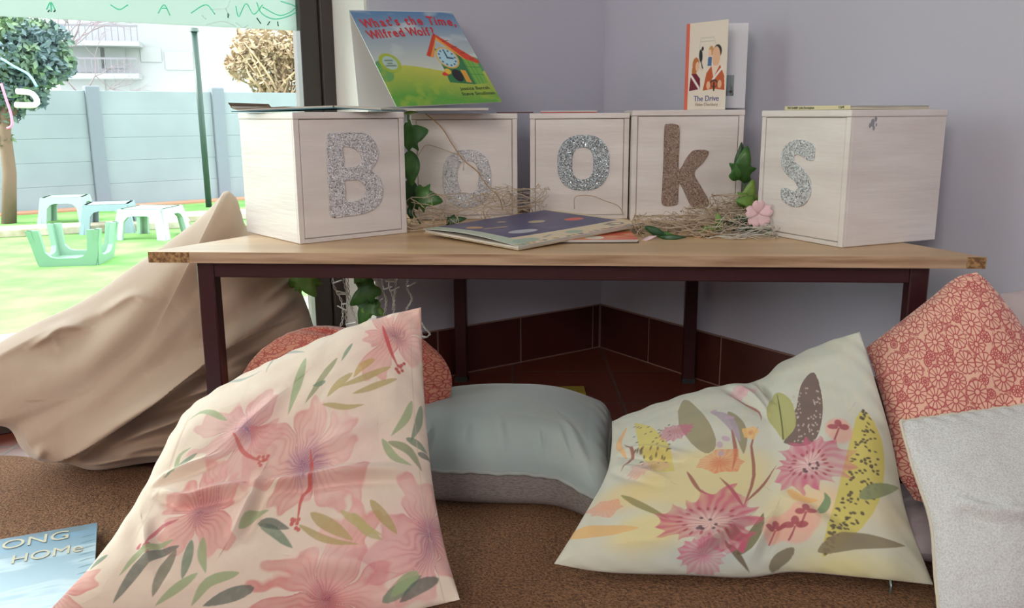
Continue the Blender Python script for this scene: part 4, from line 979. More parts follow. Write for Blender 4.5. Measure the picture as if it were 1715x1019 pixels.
    p.put(np.clip((vnoise(p.U, p.V, 60, 31)-.5)*.5, 0, .1), lin((214, 196, 176)))
    return p.img
e_b = E3([(72, 1034, .925), (240, 1075, .93), (450, 1080, .95), (600, 1045, .97), (770, 1005, .99)])
e_r = E3([(770, 1005, .99), (742, 905, 1.05), (722, 790, 1.11), (709, 640, 1.19), (705, 515, 1.26)])
e_t = E3([(312, 688, 1.20), (352, 664, 1.22), (440, 618, 1.25), (560, 562, 1.27), (640, 533, 1.27), (705, 515, 1.26)])
e_l = E3([(72, 1034, .925), (165, 935, .97), (232, 838, 1.04), (275, 755, 1.11), (312, 688, 1.20)])
me, lp = cushion_mesh('floral_cushion', (e_b, e_r, e_t, e_l), .065, .055, 520, print_left,
    creases=[(.18, .42, .42, .44, .018, .010), (.42, .44, .95, .40, .016, .009), (.38, .28, .44, .46, .020, .010), (.05, .52, .30, .56, .016, .008), (.10, .47, .25, .40, .014, .007), (.30, .60, .50, .75, .03, .006), (.55, .5, .8, .55, .03, .005), (.2, .2, .1, .35, .02, .006), (.6, .2, .8, .12, .03, .006)], wr=.010, wsc=4, seed=3, backcol=(228, 206, 190), minz=.016)
fcl = tag(obj('floral_cushion', me, print_m), 'large cream cushion printed with coral hibiscus flowers and green palm leaves, front left', 'cushion')

# ---- right floral cushion
hR = homog([(928, 945), (1563, 978), (1440, 556), (1025, 705)], [(0, 0), (1, 0), (1, 1), (0, 1)])
def print_right(N):
    p = Paint(N, N, lin((214, 210, 190))); q = LOOK[0]; U, V = p.U, p.V
    p.put(np.clip((V-.1)*1.2, 0, .8)*.5, lin((196, 204, 198)))
    n1 = vnoise(U*3, V*.9, 16, 40); p.put((n1 > .55)*.4*(V > .6), lin((216, 210, 188)))
    Pq = lambda L: [q(*t) for t in L]
    def blobw(x, y, r1, r2, col, a, e=.05, rot=0): u_, v_ = q(x, y); p.ell(u_, v_, r1, r2, lin(col), a, rot, e)
    # washes
    blobw(1180, 800, .22, .15, (226, 206, 140), .7); blobw(1080, 890, .10, .10, (232, 212, 140), .7); blobw(1050, 830, .09, .08, (228, 200, 130), .6); blobw(1330, 850, .12, .1, (226, 206, 150), .6); blobw(1410, 950, .12, .05, (226, 214, 140), .7); blobw(1390, 840, .09, .07, (240, 206, 160), .6); blobw(1200, 935, .18, .04, (176, 190, 190), .6); blobw(1480, 860, .07, .06, (232, 212, 176), .5)
    # yellow spotted crescents
    cres = [(1440, 690), (1456, 720), (1458, 770), (1448, 830), (1420, 890), (1385, 925), (1380, 890), (1388, 850), (1382, 800), (1415, 760), (1432, 720)]
    ct_ = crom([(*q(*c), 0) for c in ((1446, 688), (1452, 750), (1438, 830), (1405, 890), (1378, 932))], 12)[:, :2]; p.seg([tuple(t) for t in ct_], .062, lin((214, 200, 112)), 1, True)
    cres2 = [(1062, 708), (1090, 715), (1120, 745), (1130, 790), (1095, 790), (1070, 750)]
    p.poly(Pq(cres2), lin((214, 200, 120)))
    rs = np.random.default_rng(5)
    for k in range(130):
        t = rs.random(); j_ = t*11; i_ = min(int(j_), 10); c_ = ct_[i_]*(1-(j_-i_))+ct_[i_+1]*(j_-i_); hw_ = .05*math.sin(math.pi*t**.8)**.8
        u_, v_ = c_[0]+rs.uniform(-1, 1)*hw_, c_[1]+rs.uniform(-.3, .3)*hw_; p.ell(u_, v_, rs.uniform(.003, .006), rs.uniform(.004, .008), lin((92, 80, 70)), .9, rs.random()*3)
    for k in range(40): u_, v_ = q(1062+rs.random()*60, 712+rs.random()*70); p.ell(u_, v_, .004, .006, lin((110, 98, 74)), .8 if v_ > 0 else 0, rs.random()*3)
    # dark spotted leaf, green leaves
    dl = [(1312, 742), (1330, 690), (1342, 645), (1363, 624), (1377, 665), (1375, 710), (1362, 740), (1335, 748)]
    p.poly([tuple(t) for t in crom([(*q(*c), 0) for c in dl+dl[:1]], 50)[:, :2]], lin((124, 106, 98)))
    for k in range(70):
        x = rs.uniform(1328, 1374); y = rs.uniform(650, 740); u_, v_ = q(x, y); p.ell(u_, v_, .0025, .004, lin((206, 190, 176)), .9)
    gl_ = [(1312, 738), (1285, 700), (1290, 672), (1302, 658), (1322, 668), (1332, 695), (1330, 720)]
    p.poly([tuple(t) for t in crom([(*q(*c), 0) for c in gl_+gl_[:1]], 40)[:, :2]], lin((180, 178, 118))); p.seg(Pq([(1302, 662), (1308, 700), (1312, 736)]), .003, lin((96, 100, 60)), .9)
    tl = [(1135, 690), (1146, 670), (1168, 684), (1190, 712), (1200, 745), (1185, 760), (1160, 745), (1140, 718)]
    p.poly([tuple(t) for t in crom([(*q(*c), 0) for c in tl+tl[:1]], 40)[:, :2]], lin((156, 146, 112)), .9)
    for L, wd, col in [([(1235, 930), (1262, 900), (1278, 860)], .022, (122, 118, 82)), ([(1290, 955), (1315, 930), (1330, 918)], .02, (128, 118, 92)), ([(1370, 925), (1430, 905), (1515, 915)], .028, (140, 126, 98)), ([(1440, 835), (1475, 820), (1505, 818)], .024, (140, 150, 112)),
                       ([(1220, 690), (1240, 720), (1245, 760)], .02, (150, 142, 110)), ([(1190, 690), (1215, 700), (1240, 740)], .018, (176, 160, 170)), ([(1040, 830), (1080, 850), (1120, 870)], .012, (150, 140, 90)), ([(930, 905), (1000, 890), (1070, 885)], .035, (232, 186, 122)), ([(1200, 880), (1240, 900), (1260, 905)], .02, (140, 128, 96)),
                       ([(1215, 905), (1235, 930), (1255, 960)], .010, (110, 96, 70)), ([(1370, 860), (1385, 840), (1380, 825)], .012, (120, 150, 110)), ([(1320, 820), (1340, 835), (1370, 838)], .018, (236, 186, 120))]:
        leaf(p, Pq(L), wd, lin(col), .9)
    # stems
    for L in ([(1245, 850), (1262, 800), (1258, 745), (1270, 715)], [(1250, 840), (1280, 810), (1300, 780)], [(1245, 850), (1225, 820), (1205, 800)], [(1040, 790), (1060, 765), (1045, 745)], [(1215, 660), (1270, 690), (1275, 705)], [(1150, 790), (1170, 820), (1190, 830)], [(1225, 720), (1232, 760), (1225, 790)]):
        leaf(p, Pq(L), .006, lin((158, 96, 84)), .9)
    # carnation-like pink flowers with toothed petals
    def carn(x, y, R_, col, core, seed, ry=.75, rot=0, a=.9, teeth=15, dots=True):
        cx, cy = q(x, y); dx = U-cx+(vnoise(U, V, 9, seed+30)-.5)*R_*.5; dy = (V-cy+(vnoise(U, V, 9, seed+31)-.5)*R_*.5)/ry; r = np.hypot(dx, dy)/R_; th = np.arctan2(dy, dx)+rot
        n_ = vnoise(U, V, 20, seed); ed = (.76+.20*(1-np.abs(np.sin(th*teeth/2)))+.08*np.sin(th*3+seed)+.14*(n_-.5)); ins = np.clip((ed-r)/.04, 0, 1)
        p.put(ins*a*np.clip(.55+.8*(vnoise(U, V, 10, seed+1)-.35)+.3*np.sin(th*21)*.5, .35, 1), lin(col))
        p.put(np.clip(1-(r/.42)**2, 0, 1)*.85*(.6+.4*np.sin(th*13)), lin(core))
        if dots:
            for k in range(20):
                t = k*2*math.pi/20+.1; rr = R_*rs.uniform(.33, .46); p.ell(cx+rr*math.cos(t), cy+ry*rr*math.sin(t), .004, .009, lin((176, 84, 92)), .85, t-math.pi/2)
            for k in range(8): p.ell(cx+rs.uniform(-.025, .03), cy+rs.uniform(-.04, .01), .005, .006, lin((106, 80, 86)), .9)
    carn(1187, 872, .185, (202, 88, 118), (240, 212, 196), 61, .86); carn(1172, 930, .07, (200, 96, 126), (206, 110, 136), 62, 1.0, dots=False)
    carn(1355, 778, .150, (206, 104, 132), (242, 218, 206), 63, .85, .5); carn(1130, 724, .075, (196, 106, 136), (190, 130, 120), 64, .8, dots=False); carn(1243, 655, .06, (222, 164, 176), (206, 140, 150), 65, .8, dots=False, a=.8)
    carn(1085, 783, .08, (222, 160, 150), (150, 110, 80), 66, .7, dots=False, a=.75); carn(1205, 772, .085, (226, 136, 96), (210, 112, 80), 67, .7, dots=False, teeth=7); carn(1010, 852, .07, (228, 150, 124), (232, 170, 140), 68, .8, dots=False, teeth=6, a=.8)
    carn(1258, 725, .035, (236, 190, 120), (206, 110, 80), 69, 1, dots=False, teeth=5)
    # clover-like dusty rose sprigs on pale halo
    for (bx, by, sc) in ((1405, 720, 1.0), (1330, 880, 1.25), (1345, 865, 1.1), (1300, 890, 1.0)):
        u_, v_ = q(bx, by); p.ell(u_, v_, .045*sc, .055*sc, lin((232, 176, 156)), .75, e=.006)
    for (bx, by, sc) in ((1405, 718, 1.0), (1332, 882, 1.1), (1350, 858, .9), (1298, 890, .9)):
        u_, v_ = q(bx, by)
        for t in (.3, 1.5, 2.8): p.ell(u_+.02*sc*math.cos(t), v_+.024*sc*math.sin(t), .017*sc, .012*sc, lin((172, 82, 92)), .9, t)
        p.seg([(u_, v_), (u_-.02, v_-.05)], .003, lin((172, 82, 92)), .9)
    # lilac sprig
    for (x, y) in ((1205, 745), (1222, 700), (1215, 735), (1195, 690), (1208, 760)): u_, v_ = q(x, y); p.ell(u_, v_, .016, .010, lin((196, 164, 180)), .8, x)
    leaf(p, Pq([(1050, 716), (1036, 746), (1050, 770)]), .012, lin((232, 176, 110)), .8)
    return p.img
r_b = E3([(928, 945, 1.065), (1010, 958, 1.06), (1150, 962, 1.05), (1250, 966, 1.045), (1330, 957, 1.045), (1450, 968, 1.03), (1563, 980, 1.02)])
r_r = E3([(1563, 980, 1.02), (1518, 860, 1.09), (1494, 740, 1.15), (1466, 640, 1.2), (1440, 556, 1.25)])
r_t = E3([(1025, 706, 1.30), (1100, 680, 1.31), (1195, 652, 1.31), (1270, 641, 1.31), (1310, 610, 1.3), (1378, 577, 1.28), (1440, 556, 1.25)])
r_l = E3([(928, 945, 1.065), (975, 870, 1.12), (1014, 800, 1.18), (1024, 750, 1.24), (1025, 706, 1.30)])
me, lp = cushion_mesh('floral_cushion', (r_b, r_r, r_t, r_l), .050, .055, 520, print_right,
    creases=[(.02, .68, .30, .52, .018, .008), (.0, .60, .25, .40, .02, .007), (.45, .98, .58, .70, .02, .008), (.56, .96, .62, .75, .016, -.007), (.35, .04, .50, .20, .02, .008), (.52, .02, .60, .22, .018, .007), (.8, .1, .6, .3, .03, .005), (.7, .4, .85, .6, .04, .004)], wr=.009, wsc=4, seed=8, backcol=(206, 198, 182))
frc = tag(obj('floral_cushion', me, print_m), 'pale grey green cushion printed with bright pink flowers and a yellow spotted leaf, front right', 'cushion')
# zip pull
zp = PY(1491, 972, 1.018); bm = bmesh.new(); tube(bm, [zp, zp+Vector((0, -.004, -.006)), zp+Vector((-.001, -.006, -.016))], .0016, 6)
obj('zip_pull', bm, mat('zip_metal', srgb(150, 170, 170), .3, metal=.8), frc, True).matrix_parent_inverse = Matrix.Identity(4)

# ---- daisy print
def daisy(N, base=(232, 182, 158), ink=(170, 20, 56), seed=4, cnt=170, r0=.034, r1=.062):
    p = Paint(N, N, lin(base)); U, V = p.U, p.V; rs = np.random.default_rng(seed); cs = []
    tries = 0
    while len(cs) < cnt and tries < 16000:
        tries += 1; x, y = rs.random(2); r_ = r1 if tries < 5000 else (r1+r0)/2 if tries < 9000 else rs.uniform(r0*.7, r0)
        if all(math.hypot(x-a, y-b) > (r_+c)*.86 for a, b, c in cs): cs.append((x, y, r_))
    best = np.full_like(U, 9.); own = np.zeros(U.shape, int)
    for i, (x, y, r_) in enumerate(cs):
        d = np.hypot(U-x, V-y)/r_; m_ = d < best-1e-9; best = np.where(m_, d, best); own = np.where(m_, i, own)
    X = np.array([c[0] for c in cs])[own]; Y = np.array([c[1] for c in cs])[own]; R_ = np.array([c[2] for c in cs])[own]
    th = np.arctan2(V-Y, U-X)+own; d = best; npt = np.where(R_ > r0*1.2, 12, 10)
    f = (th*npt/(2*np.pi)) % 1; f = np.abs(f-.5)*2     # 1 at petal boundary
    edge_ = .93-.10*f**4*1.2
    lw = .0033/R_
    line = np.maximum.reduce([np.clip(1.4-np.abs(d-edge_)/lw, 0, 1)*(d < 1.05), np.clip(1.4-np.abs(d-.24)/lw, 0, 1), np.clip(1.3-(1-f)*np.pi/npt*d/lw*1.0, 0, 1)*(d > .24)*(d < edge_)])
    outside = (d > edge_+lw*.6)
    p.put(line*.92, lin(ink)); p.put(outside*(d < 1.14)*.6*(vnoise(U, V, 40, 3) > .5), lin(ink))
    return p.img
d_b = E3([(1532, 838, 1.12), (1590, 850, 1.12), (1680, 820, 1.14), (1800, 740, 1.16)])
d_r = E3([(1800, 740, 1.16), (1780, 640, 1.17), (1712, 545, 1.19), (1660, 478, 1.205), (1636, 456, 1.21)])
d_t = E3([(1450, 583, 1.27), (1500, 545, 1.27), (1560, 498, 1.25), (1600, 466, 1.23), (1636, 456, 1.21)])
d_l = E3([(1532, 838, 1.12), (1502, 790, 1.14), (1490, 720, 1.18), (1472, 650, 1.22), (1450, 583, 1.27)])
me, lp = cushion_mesh('daisy_cushion', (d_b, d_r, d_t, d_l), .060, .05, 420, lambda n: daisy(n), wr=.005, seed=12, creases=[(.5, .2, .9, .5, .04, .006)])
tag(obj('daisy_cushion', me, print_m), 'peach cushion with red outlined daisies leaning under the table corner, right', 'cushion', None)
dl_b = E3([(405, 700, 1.43), (500, 735, 1.42), (620, 740, 1.41), (712, 712, 1.40)])
dl_r = E3([(712, 712, 1.40), (744, 690, 1.40), (757, 640, 1.40), (742, 600, 1.41), (706, 566, 1.43)])
dl_t = E3([(500, 552, 1.50), (545, 546, 1.50), (600, 552, 1.48), (660, 556, 1.45), (706, 566, 1.43)])
dl_l = E3([(405, 700, 1.43), (398, 650, 1.44), (425, 600, 1.46), (462, 570, 1.48), (500, 552, 1.50)])
me, lp = cushion_mesh('daisy_cushion', (dl_b, dl_r, dl_t, dl_l), .045, .04, 360, lambda n: daisy(n, (222, 150, 122), (176, 44, 54), 9, 150, .036, .066), wr=.008, seed=15, creases=[(.1, .95, .9, .9, .04, .012), (.3, .9, .9, .75, .03, -.008)])
tag(obj('daisy_cushion', me, print_m), 'rust and peach cushion with red outlined daisies squashed behind the hibiscus cushion', 'cushion')

# ---- grey blue cushion lying flat, linen underside
bluec = thing('plain_cushion', 'plain grey blue cushion with linen underside lying flat in the middle', 'cushion', Vector((-.05, 1.42, .014)))
zz = .072
V3 = lambda *a: Vector(a)
fr = PZ(1031, 822, zz); br_ = PZ(1016, 686, zz+.03)
b_b = [V3(-.205, 1.275, zz+.01), V3(-.17, 1.27, zz+.012), V3(-.05, 1.262, zz+.010), V3(.06, 1.255, zz+.004), V3(fr.x-.03, fr.y-.012, zz-.006), V3(fr.x, fr.y, zz-.002)]
b_r = [V3(fr.x, fr.y, zz-.002), V3(fr.x-.005, fr.y+.06, zz+.02), V3(br_.x-.003, br_.y-.08, zz+.032), br_]
b_t = [V3(-.20, br_.y+.03, zz+.02), V3(-.1, br_.y+.045, zz+.02), V3(.05, br_.y+.035, zz+.02), br_]
b_l = [V3(-.205, 1.275, zz+.01), V3(-.203, 1.4, zz+.015), V3(-.20, br_.y+.03, zz+.02)]
blue_m = mat('grey_blue_cotton', srgb(160, 172, 170), .8, sheen=.3, noise=(7, srgb(168, 172, 166), .4, .7, (1, 1, 1)), bump=fab_bump)
lin_m = mat('grey_linen', srgb(160, 148, 144), .9, noise=(160, srgb(126, 116, 112), .4, .65, (1, 1, 5)), bump=('noise', 300, .7, .002, (3, 1, 3)))
me, lp = cushion_mesh('top_panel', (b_b, b_r, b_t, b_l), .072, .062, 200, (150, 165, 168), wr=.004, wsc=3, seed=21, qf=.42, face=Vector((0, 0, 1)), back=False,
    creases=[(.35, .02, .37, .16, .012, .0018), (.5, .02, .5, .2, .014, .0018), (.8, .03, .76, .2, .015, .002), (.2, .02, .22, .15, .012, .003), (.9, .1, .78, .3, .03, .003), (.65, .02, .66, .14, .01, .003)])
obj('top_panel', me, blue_m, bluec)
me, _ = cushion_mesh('underside', (b_b, b_r, b_t, b_l), .0, .085, 120, (150, 165, 168), face=Vector((0, 0, 1)), front=False, backcol=(160, 150, 146), qb=.22)
obj('underside', me, lin_m, bluec)
piping('piping', lp, .0036, mat('blue_grey_piping', srgb(160, 164, 160), .8), bluec, .0008, -.001)

# ---- white linen cushion at right
wl = thing('linen_cushion', 'off-white coarse linen cushion at the front right corner, cut by the frame', 'cushion', Vector((.52, 1.0, .016)))
w_b = E3([(1575, 1050, .925), (1700, 1062, .92), (1860, 1060, .92)]); w_r = E3([(1860, 1060, .92), (1840, 850, 1.02), (1800, 668, 1.12)])
w_t = E3([(1508, 706, 1.09), (1600, 694, 1.10), (1700, 681, 1.11), (1800, 668, 1.12)]); w_l = E3([(1575, 1050, .925), (1566, 960, .96), (1558, 870, 1.0), (1528, 780, 1.05), (1508, 706, 1.09)])
wlin_m = mat('off_white_linen', srgb(226, 226, 224), .9, noise=(500, srgb(206, 204, 200), .42, .62, (1, 1, 1)), bump=('noise', 420, .8, .002, (1, 1, 1)))
me, lp = cushion_mesh('cushion_cover', (w_b, w_r, w_t, w_l), .035, .05, 240, (206, 204, 196), wr=.006, seed=31, creases=[(.1, .55, .35, .45, .03, .006), (.3, .5, .8, .42, .03, .007)])
obj('cushion_cover', me, wlin_m, wl); piping('seam_edge', lp, .0022, mat('cream_seam', srgb(214, 204, 184), .9), wl, .0006)
# ---- lavender cushion lying under
lv = [PZ(1492, 925, .05), PZ(1800, 940, .05), PZ(1700, 800, .07), PZ(1480, 815, .07)]
me, lp = cushion_mesh('lavender_cushion', ([lv[0], lv[1]], [lv[1], lv[2]], [lv[3], lv[2]], [lv[0], lv[3]]), .028, .045, 90, (160, 146, 150), face=Vector((0, 0, 1)), backcol=(160, 146, 150))
tag(obj('lavender_cushion', me, mat('lavender_cotton', srgb(176, 162, 168), .85, bump=fab_bump)), 'plain lavender cushion lying beneath the daisy and linen cushions', 'cushion')
# ---- pale pink cushion behind
me, lp = cushion_mesh('pink_cushion', (E3([(1690, 700, 1.36), (1950, 700, 1.3)]), E3([(1950, 700, 1.3), (1940, 490, 1.35)]), E3([(1676, 492, 1.42), (1760, 484, 1.4), (1940, 490, 1.35)]), E3([(1690, 700, 1.36), (1684, 600, 1.39), (1676, 492, 1.42)])), .04, .05, 90, (206, 186, 184), backcol=(206, 186, 184))
tag(obj('pink_cushion', me, mat('pale_pink_cotton', srgb(206, 190, 190), .85, bump=fab_bump)), 'plain pale pink cushion upright behind the red daisy cushion at the right edge', 'cushion')

# =================================================================== BEANBAG
def beanbag():
    out_px = [(384, 320, 1.66), (397, 334, 1.66), (404, 356, 1.66), (412, 378, 1.66), (436, 392, 1.66), (470, 430, 1.66), (500, 480, 1.66), (520, 530, 1.64), (528, 585, 1.6), (500, 680, 1.55), (430, 740, 1.50), (330, 768, 1.47), (240, 776, 1.45), (165, 786, 1.44), (110, 775, 1.43), (62, 768, 1.42), (36, 748, 1.42), (14, 715, 1.40), (-40, 705, 1.38), (-80, 660, 1.38),
              (-60, 610, 1.40), (0, 573, 1.42), (60, 541, 1.44), (120, 514, 1.46), (165, 488, 1.5), (215, 452, 1.53), (262, 420, 1.56), (300, 392, 1.6), (338, 362, 1.63), (366, 333, 1.655), (374, 322, 1.66)]
    A_ = np.array([[x, y, 1] for x, y, Y in out_px], float); yy = np.array([Y for *_, Y in out_px])+.045; co = np.linalg.lstsq(A_, yy, rcond=None)[0]
    pl = lambda x, y: PY(x, y, float(co@np.array([x, y, 1.])))
    n = 420; ring = crom([pl(x, y) for x, y, Y in out_px]+[pl(*out_px[0][:2])], n+1)[:-1]
    ctr = np.array(pl(235, 600)); m_ = 220
    rr = np.linspace(0, 1, m_)[:, None, None]
    G = ctr+(ring[None]-ctr)*rr
    nrm = np.array([0.35, -.93, .12]); nrm /= np.linalg.norm(nrm)
    R1 = rr[..., 0]+0*ring[None, :, 0]
    # picture-plane coordinates of the bag (its own x,z), metres
    X = G[..., 0]; Z = G[..., 2]
    th = .115*np.sqrt(np.clip(1-R1**2.4, 0, 1))**1.05
    def toXZ(x, y): q = PY(x, y, 1.5); return q.x, q.z
    disp = np.zeros_like(X); AMP = 2.2
    def fold(pts, wd, dp, sharp=1.0, side=0):
        nonlocal disp
        P_ = crom([(*toXZ(*t), 0) for t in pts], 14)[:, :2]; best = np.full_like(X, 9.); sgn = np.zeros_like(X); tt = np.zeros_like(X)
        for i in range(13):
            a, b = P_[i], P_[i+1]; d = b-a; L = d@d; t = np.clip(((X-a[0])*d[0]+(Z-a[1])*d[1])/L, 0, 1); dd = np.hypot(X-a[0]-t*d[0], Z-a[1]-t*d[1])
            s = np.sign((X-a[0])*d[1]-(Z-a[1])*d[0]); mk = dd < best; best = np.where(mk, dd, best); sgn = np.where(mk, s, sgn); tt = np.where(mk, (i+t)/13, tt)
        k = np.sin(np.pi*np.clip(tt*.86+.07, 0, 1))
        if side: prof = np.where(sgn*side > 0, np.exp(-(best/wd)**1.3), -.25*np.exp(-(best/(wd*.5))**2))
        else: prof = np.exp(-(best/wd)**2)
        disp += AMP*dp*k*prof
    # big overhanging fold along the lower left, then drapes running to it
    fold([(70, 752), (120, 742), (190, 700), (270, 640), (350, 590), (400, 575)], .045, .034, side=-1)
    fold([(60, 770), (130, 765), (180, 722), (250, 670), (330, 625)], .012, -.016)
    for pts, wd, dp in [([(0, 590), (60, 560), (110, 545), (170, 520)], .012, .009), ([(60, 640), (150, 600), (250, 520)], .035, .008), ([(90, 690), (160, 650), (230, 590), (290, 520)], .02, .006), ([(320, 470), (360, 440), (430, 420)], .015, .006), ([(135, 615), (175, 560), (240, 480), (300, 420)], .03, .010),
                        ([(180, 700), (260, 660), (360, 650), (450, 655)], .014, .011), ([(150, 730), (240, 705), (330, 700), (390, 712)], .013, .011), ([(170, 755), (240, 735), (300, 740), (360, 745)], .010, .009),
                        ([(330, 590), (390, 560), (450, 525), (505, 500)], .014, .011), ([(300, 640), (380, 605), (470, 580)], .014, .009), ([(90, 745), (105, 720), (95, 735)], .008, .008), ([(60, 745), (85, 762), (120, 770)], .009, .010),
                        ([(370, 350), (382, 380), (360, 410)], .010, .008), ([(404, 380), (380, 392), (330, 400)], .010, .006), ([(120, 775), (180, 765), (230, 772)], .008, .009), ([(40, 720), (60, 700), (130, 690)], .03, .006), ([(230, 620), (300, 590), (380, 530), (440, 480)], .02, -.007),
                        ([(200, 680), (250, 650), (310, 625)], .01, .006), ([(110, 765), (200, 748), (290, 755), (350, 765)], .006, .007), ([(210, 720), (290, 690), (370, 680), (440, 690)], .007, .007), ([(260, 675), (330, 650), (420, 630)], .008, .007), ([(370, 545), (430, 505), (500, 470)], .008, .006), ([(395, 480), (440, 450), (480, 440)], .008, .005), ([(80, 560), (100, 545), (140, 552)], .006, .006), ([(150, 530), (190, 505), (215, 512)], .007, .006), ([(60, 575), (85, 560), (100, 575)], .006, .005)]:
        fold(pts, wd, dp)
    disp += .006*(vnoise(X*2+3, Z*2+3, 5, 77)-.5)*2
    hf = th+disp*np.clip((1-R1)*8, 0, 1)*1.0
    Fp = G+nrm*hf[..., None]; Bp = G[::3]-nrm*(.17*np.sqrt(np.clip(1-R1[::3]**2.4, 0, 1)))[..., None]
    Fp[..., 2] = np.maximum(Fp[..., 2], .014); Bp[..., 2] = np.maximum(Bp[..., 2], .014)
    # keep the back inside the glass
    nw = np.array(NOUT); lim = np.array(c0)@nw+.155; ov = Bp@nw-lim; Bp = Bp-np.clip(ov, 0, None)[..., None]*nw
    ov = Fp@nw-lim; Fp = Fp-np.clip(ov, 0, None)[..., None]*nw
    Fp = np.concatenate([Fp, Fp[:, :1]], 1); Bp = np.concatenate([Bp, Bp[:, :1]], 1); Bp[-1] = Fp[-1]
    return grid_mesh('beanbag', Fp, None, False, [(Bp, None, True)])
bag_m = mat('beige_cotton', srgb(190, 164, 142), .85, sheen=.3, noise=(4, srgb(180, 152, 130), .4, .7, (1, 1, 1)), bump=fab_bump)
me = beanbag(); bm = bmesh.new(); bm.from_mesh(me); bmesh.ops.remove_doubles(bm, verts=bm.verts, dist=1e-5); bmesh.ops.recalc_face_normals(bm, faces=bm.faces); bm.to_mesh(me); bm.free()
bag = obj('beanbag', me, bag_m, smooth=True); tag(bag, 'large beige beanbag slumped between the table leg and the window', 'beanbag')

# =================================================================== GREENERY AND STRINGS
leaf_m = [mat('ivy_green', srgb(52, 96, 40), .4, noise=(30, srgb(84, 130, 58), .4, .7, (1, 1, 1))), mat('ivy_light', srgb(100, 140, 60), .45, noise=(30, srgb(140, 168, 80), .4, .7, (1, 1, 1))), mat('ivy_dark', srgb(40, 78, 40), .4)]
vein_m = mat('pale_vein', srgb(120, 150, 84), .5)
IVY = [(0, 0), (.22, -.06), (.42, .05), (.36, .22), (.52, .42), (.30, .46), (.24, .66), (0, 1.0), (-.24, .66), (-.30, .46), (-.52, .42), (-.36, .22), (-.42, .05), (-.22, -.06)]
LONG = [(0, 0), (.12, .1), (.2, .3), (.2, .55), (.1, .8), (0, 1.0), (-.1, .8), (-.2, .55), (-.2, .3), (-.12, .1)]
def ivy_leaf(root, base, tip, nrm, m, shape=IVY, width=1.0, cup=.12, name='leaf'):
    d = tip-base; L = d.length; d.normalize(); s = d.cross(nrm).normalized(); n = s.cross(d)
    bm = bmesh.new(); sub = [tuple(q) for q in curve2d(shape, 3)]
    top_ = []; spine = [(0, t) for t in np.linspace(0, 1, 7)]
    def P(x, y, th): return base+d*(y*L)+s*(x*L*width)+n*(cup*L*(-(x*2)**2*.5+math.sin(y*3.1)*.6)+th)
    for th in (0, -.0006):
        c = [bm.verts.new(P(0, .45, th))]; ring = [bm.verts.new(P(x, y, th)) for x, y in sub]; mid = [bm.verts.new(P(x*.5, .45+(y-.45)*.5, th)) for x, y in sub]; k = len(sub)
        for i in range(k):
            j = (i+1) % k; bm.faces.new([mid[i], mid[j], ring[j], ring[i]]); bm.faces.new([c[0], mid[j], mid[i]])
        top_.append(ring)
    for i in range(len(sub)): j = (i+1) % len(sub); bm.faces.new([top_[0][i], top_[0][j], top_[1][j], top_[1][i]])
    o = obj(name, bm, m, root, True); return o
stem_m = mat('green_stem', srgb(70, 110, 50), .5)
toward = Vector((0, -1, .25)).normalized()
def garland(root, stem_pts, leaves, r=.0016):
    bm = bmesh.new(); tube(bm, [Vector(p) for p in crom([PY(*p) for p in stem_pts], 40)], r, 6); obj('stem', bm, stem_m, root, True)
    for (bx, by, tx_, ty_, Y, mi, shp, wd, *rest) in leaves:
        b = PY(bx, by, Y); t = PY(tx_, ty_, Y+random.uniform(-.008, .004)); nr_ = (toward+Vector((random.uniform(-.3, .3), 0, random.uniform(-.2, .3)))).normalized()
        if t.z < TT+.003 and t.z > TT-.03: t.z = TT+.004
        ivy_leaf(root, b, t, nr_, leaf_m[mi], shp, wd)
g1 = thing('ivy_garland', 'artificial ivy hanging between the B box and the left o box', 'garland', PY(690, 300, 1.70))
garland(g1, [(683, 192, 1.74), (684, 240, 1.72), (686, 300, 1.71), (690, 350, 1.70), (704, 375, 1.68)],
        [(676, 232, 718, 218, 1.68, 0, IVY, 1.25), (680, 205, 688, 240, 1.72, 0, LONG, 1.0), (686, 252, 690, 312, 1.69, 0, LONG, 1.3), (686, 300, 688, 350, 1.70, 2, LONG, 1.5), (696, 328, 742, 338, 1.66, 0, IVY, 1.0), (688, 330, 700, 352, 1.68, 2, LONG, 1.5), (686, 345, 690, 370, 1.68, 2, LONG, 1.2), (748, 372, 782, 366, 1.66, 2, IVY, .6), (676, 190, 700, 188, 1.71, 1, LONG, .6)])
g2 = thing('ivy_garland', 'artificial ivy with pink blossom between the k box and the s box', 'garland', PY(1240, 370, 1.62))
garland(g2, [(1244, 262, 1.70), (1246, 320, 1.66), (1244, 350, 1.62), (1228, 382, 1.58), (1195, 390, 1.55)],
        [(1238, 302, 1252, 244, 1.64, 0, IVY, .75), (1236, 298, 1242, 238, 1.68, 2, LONG, .8), (1240, 300, 1232, 275, 1.63, 0, LONG, 1.0), (1248, 346, 1262, 300, 1.62, 1, IVY, .8), (1262, 338, 1231, 336, 1.60, 1, IVY, .9), (1208, 388, 1201, 356, 1.54, 1, LONG, 1.1), (1200, 382, 1166, 410, 1.53, 1, LONG, 1.2),
         (1215, 382, 1262, 362, 1.57, 2, LONG, .9), (1225, 388, 1250, 372, 1.56, 2, IVY, .9), (1245, 392, 1281, 367, 1.54, 2, LONG, .6), (1275, 400, 1301, 386, 1.53, 0, LONG, 1.2), (1255, 395, 1276, 398, 1.54, 2, LONG, 1.2)])
petal_m = mat('pink_petal', srgb(232, 196, 200), .7)
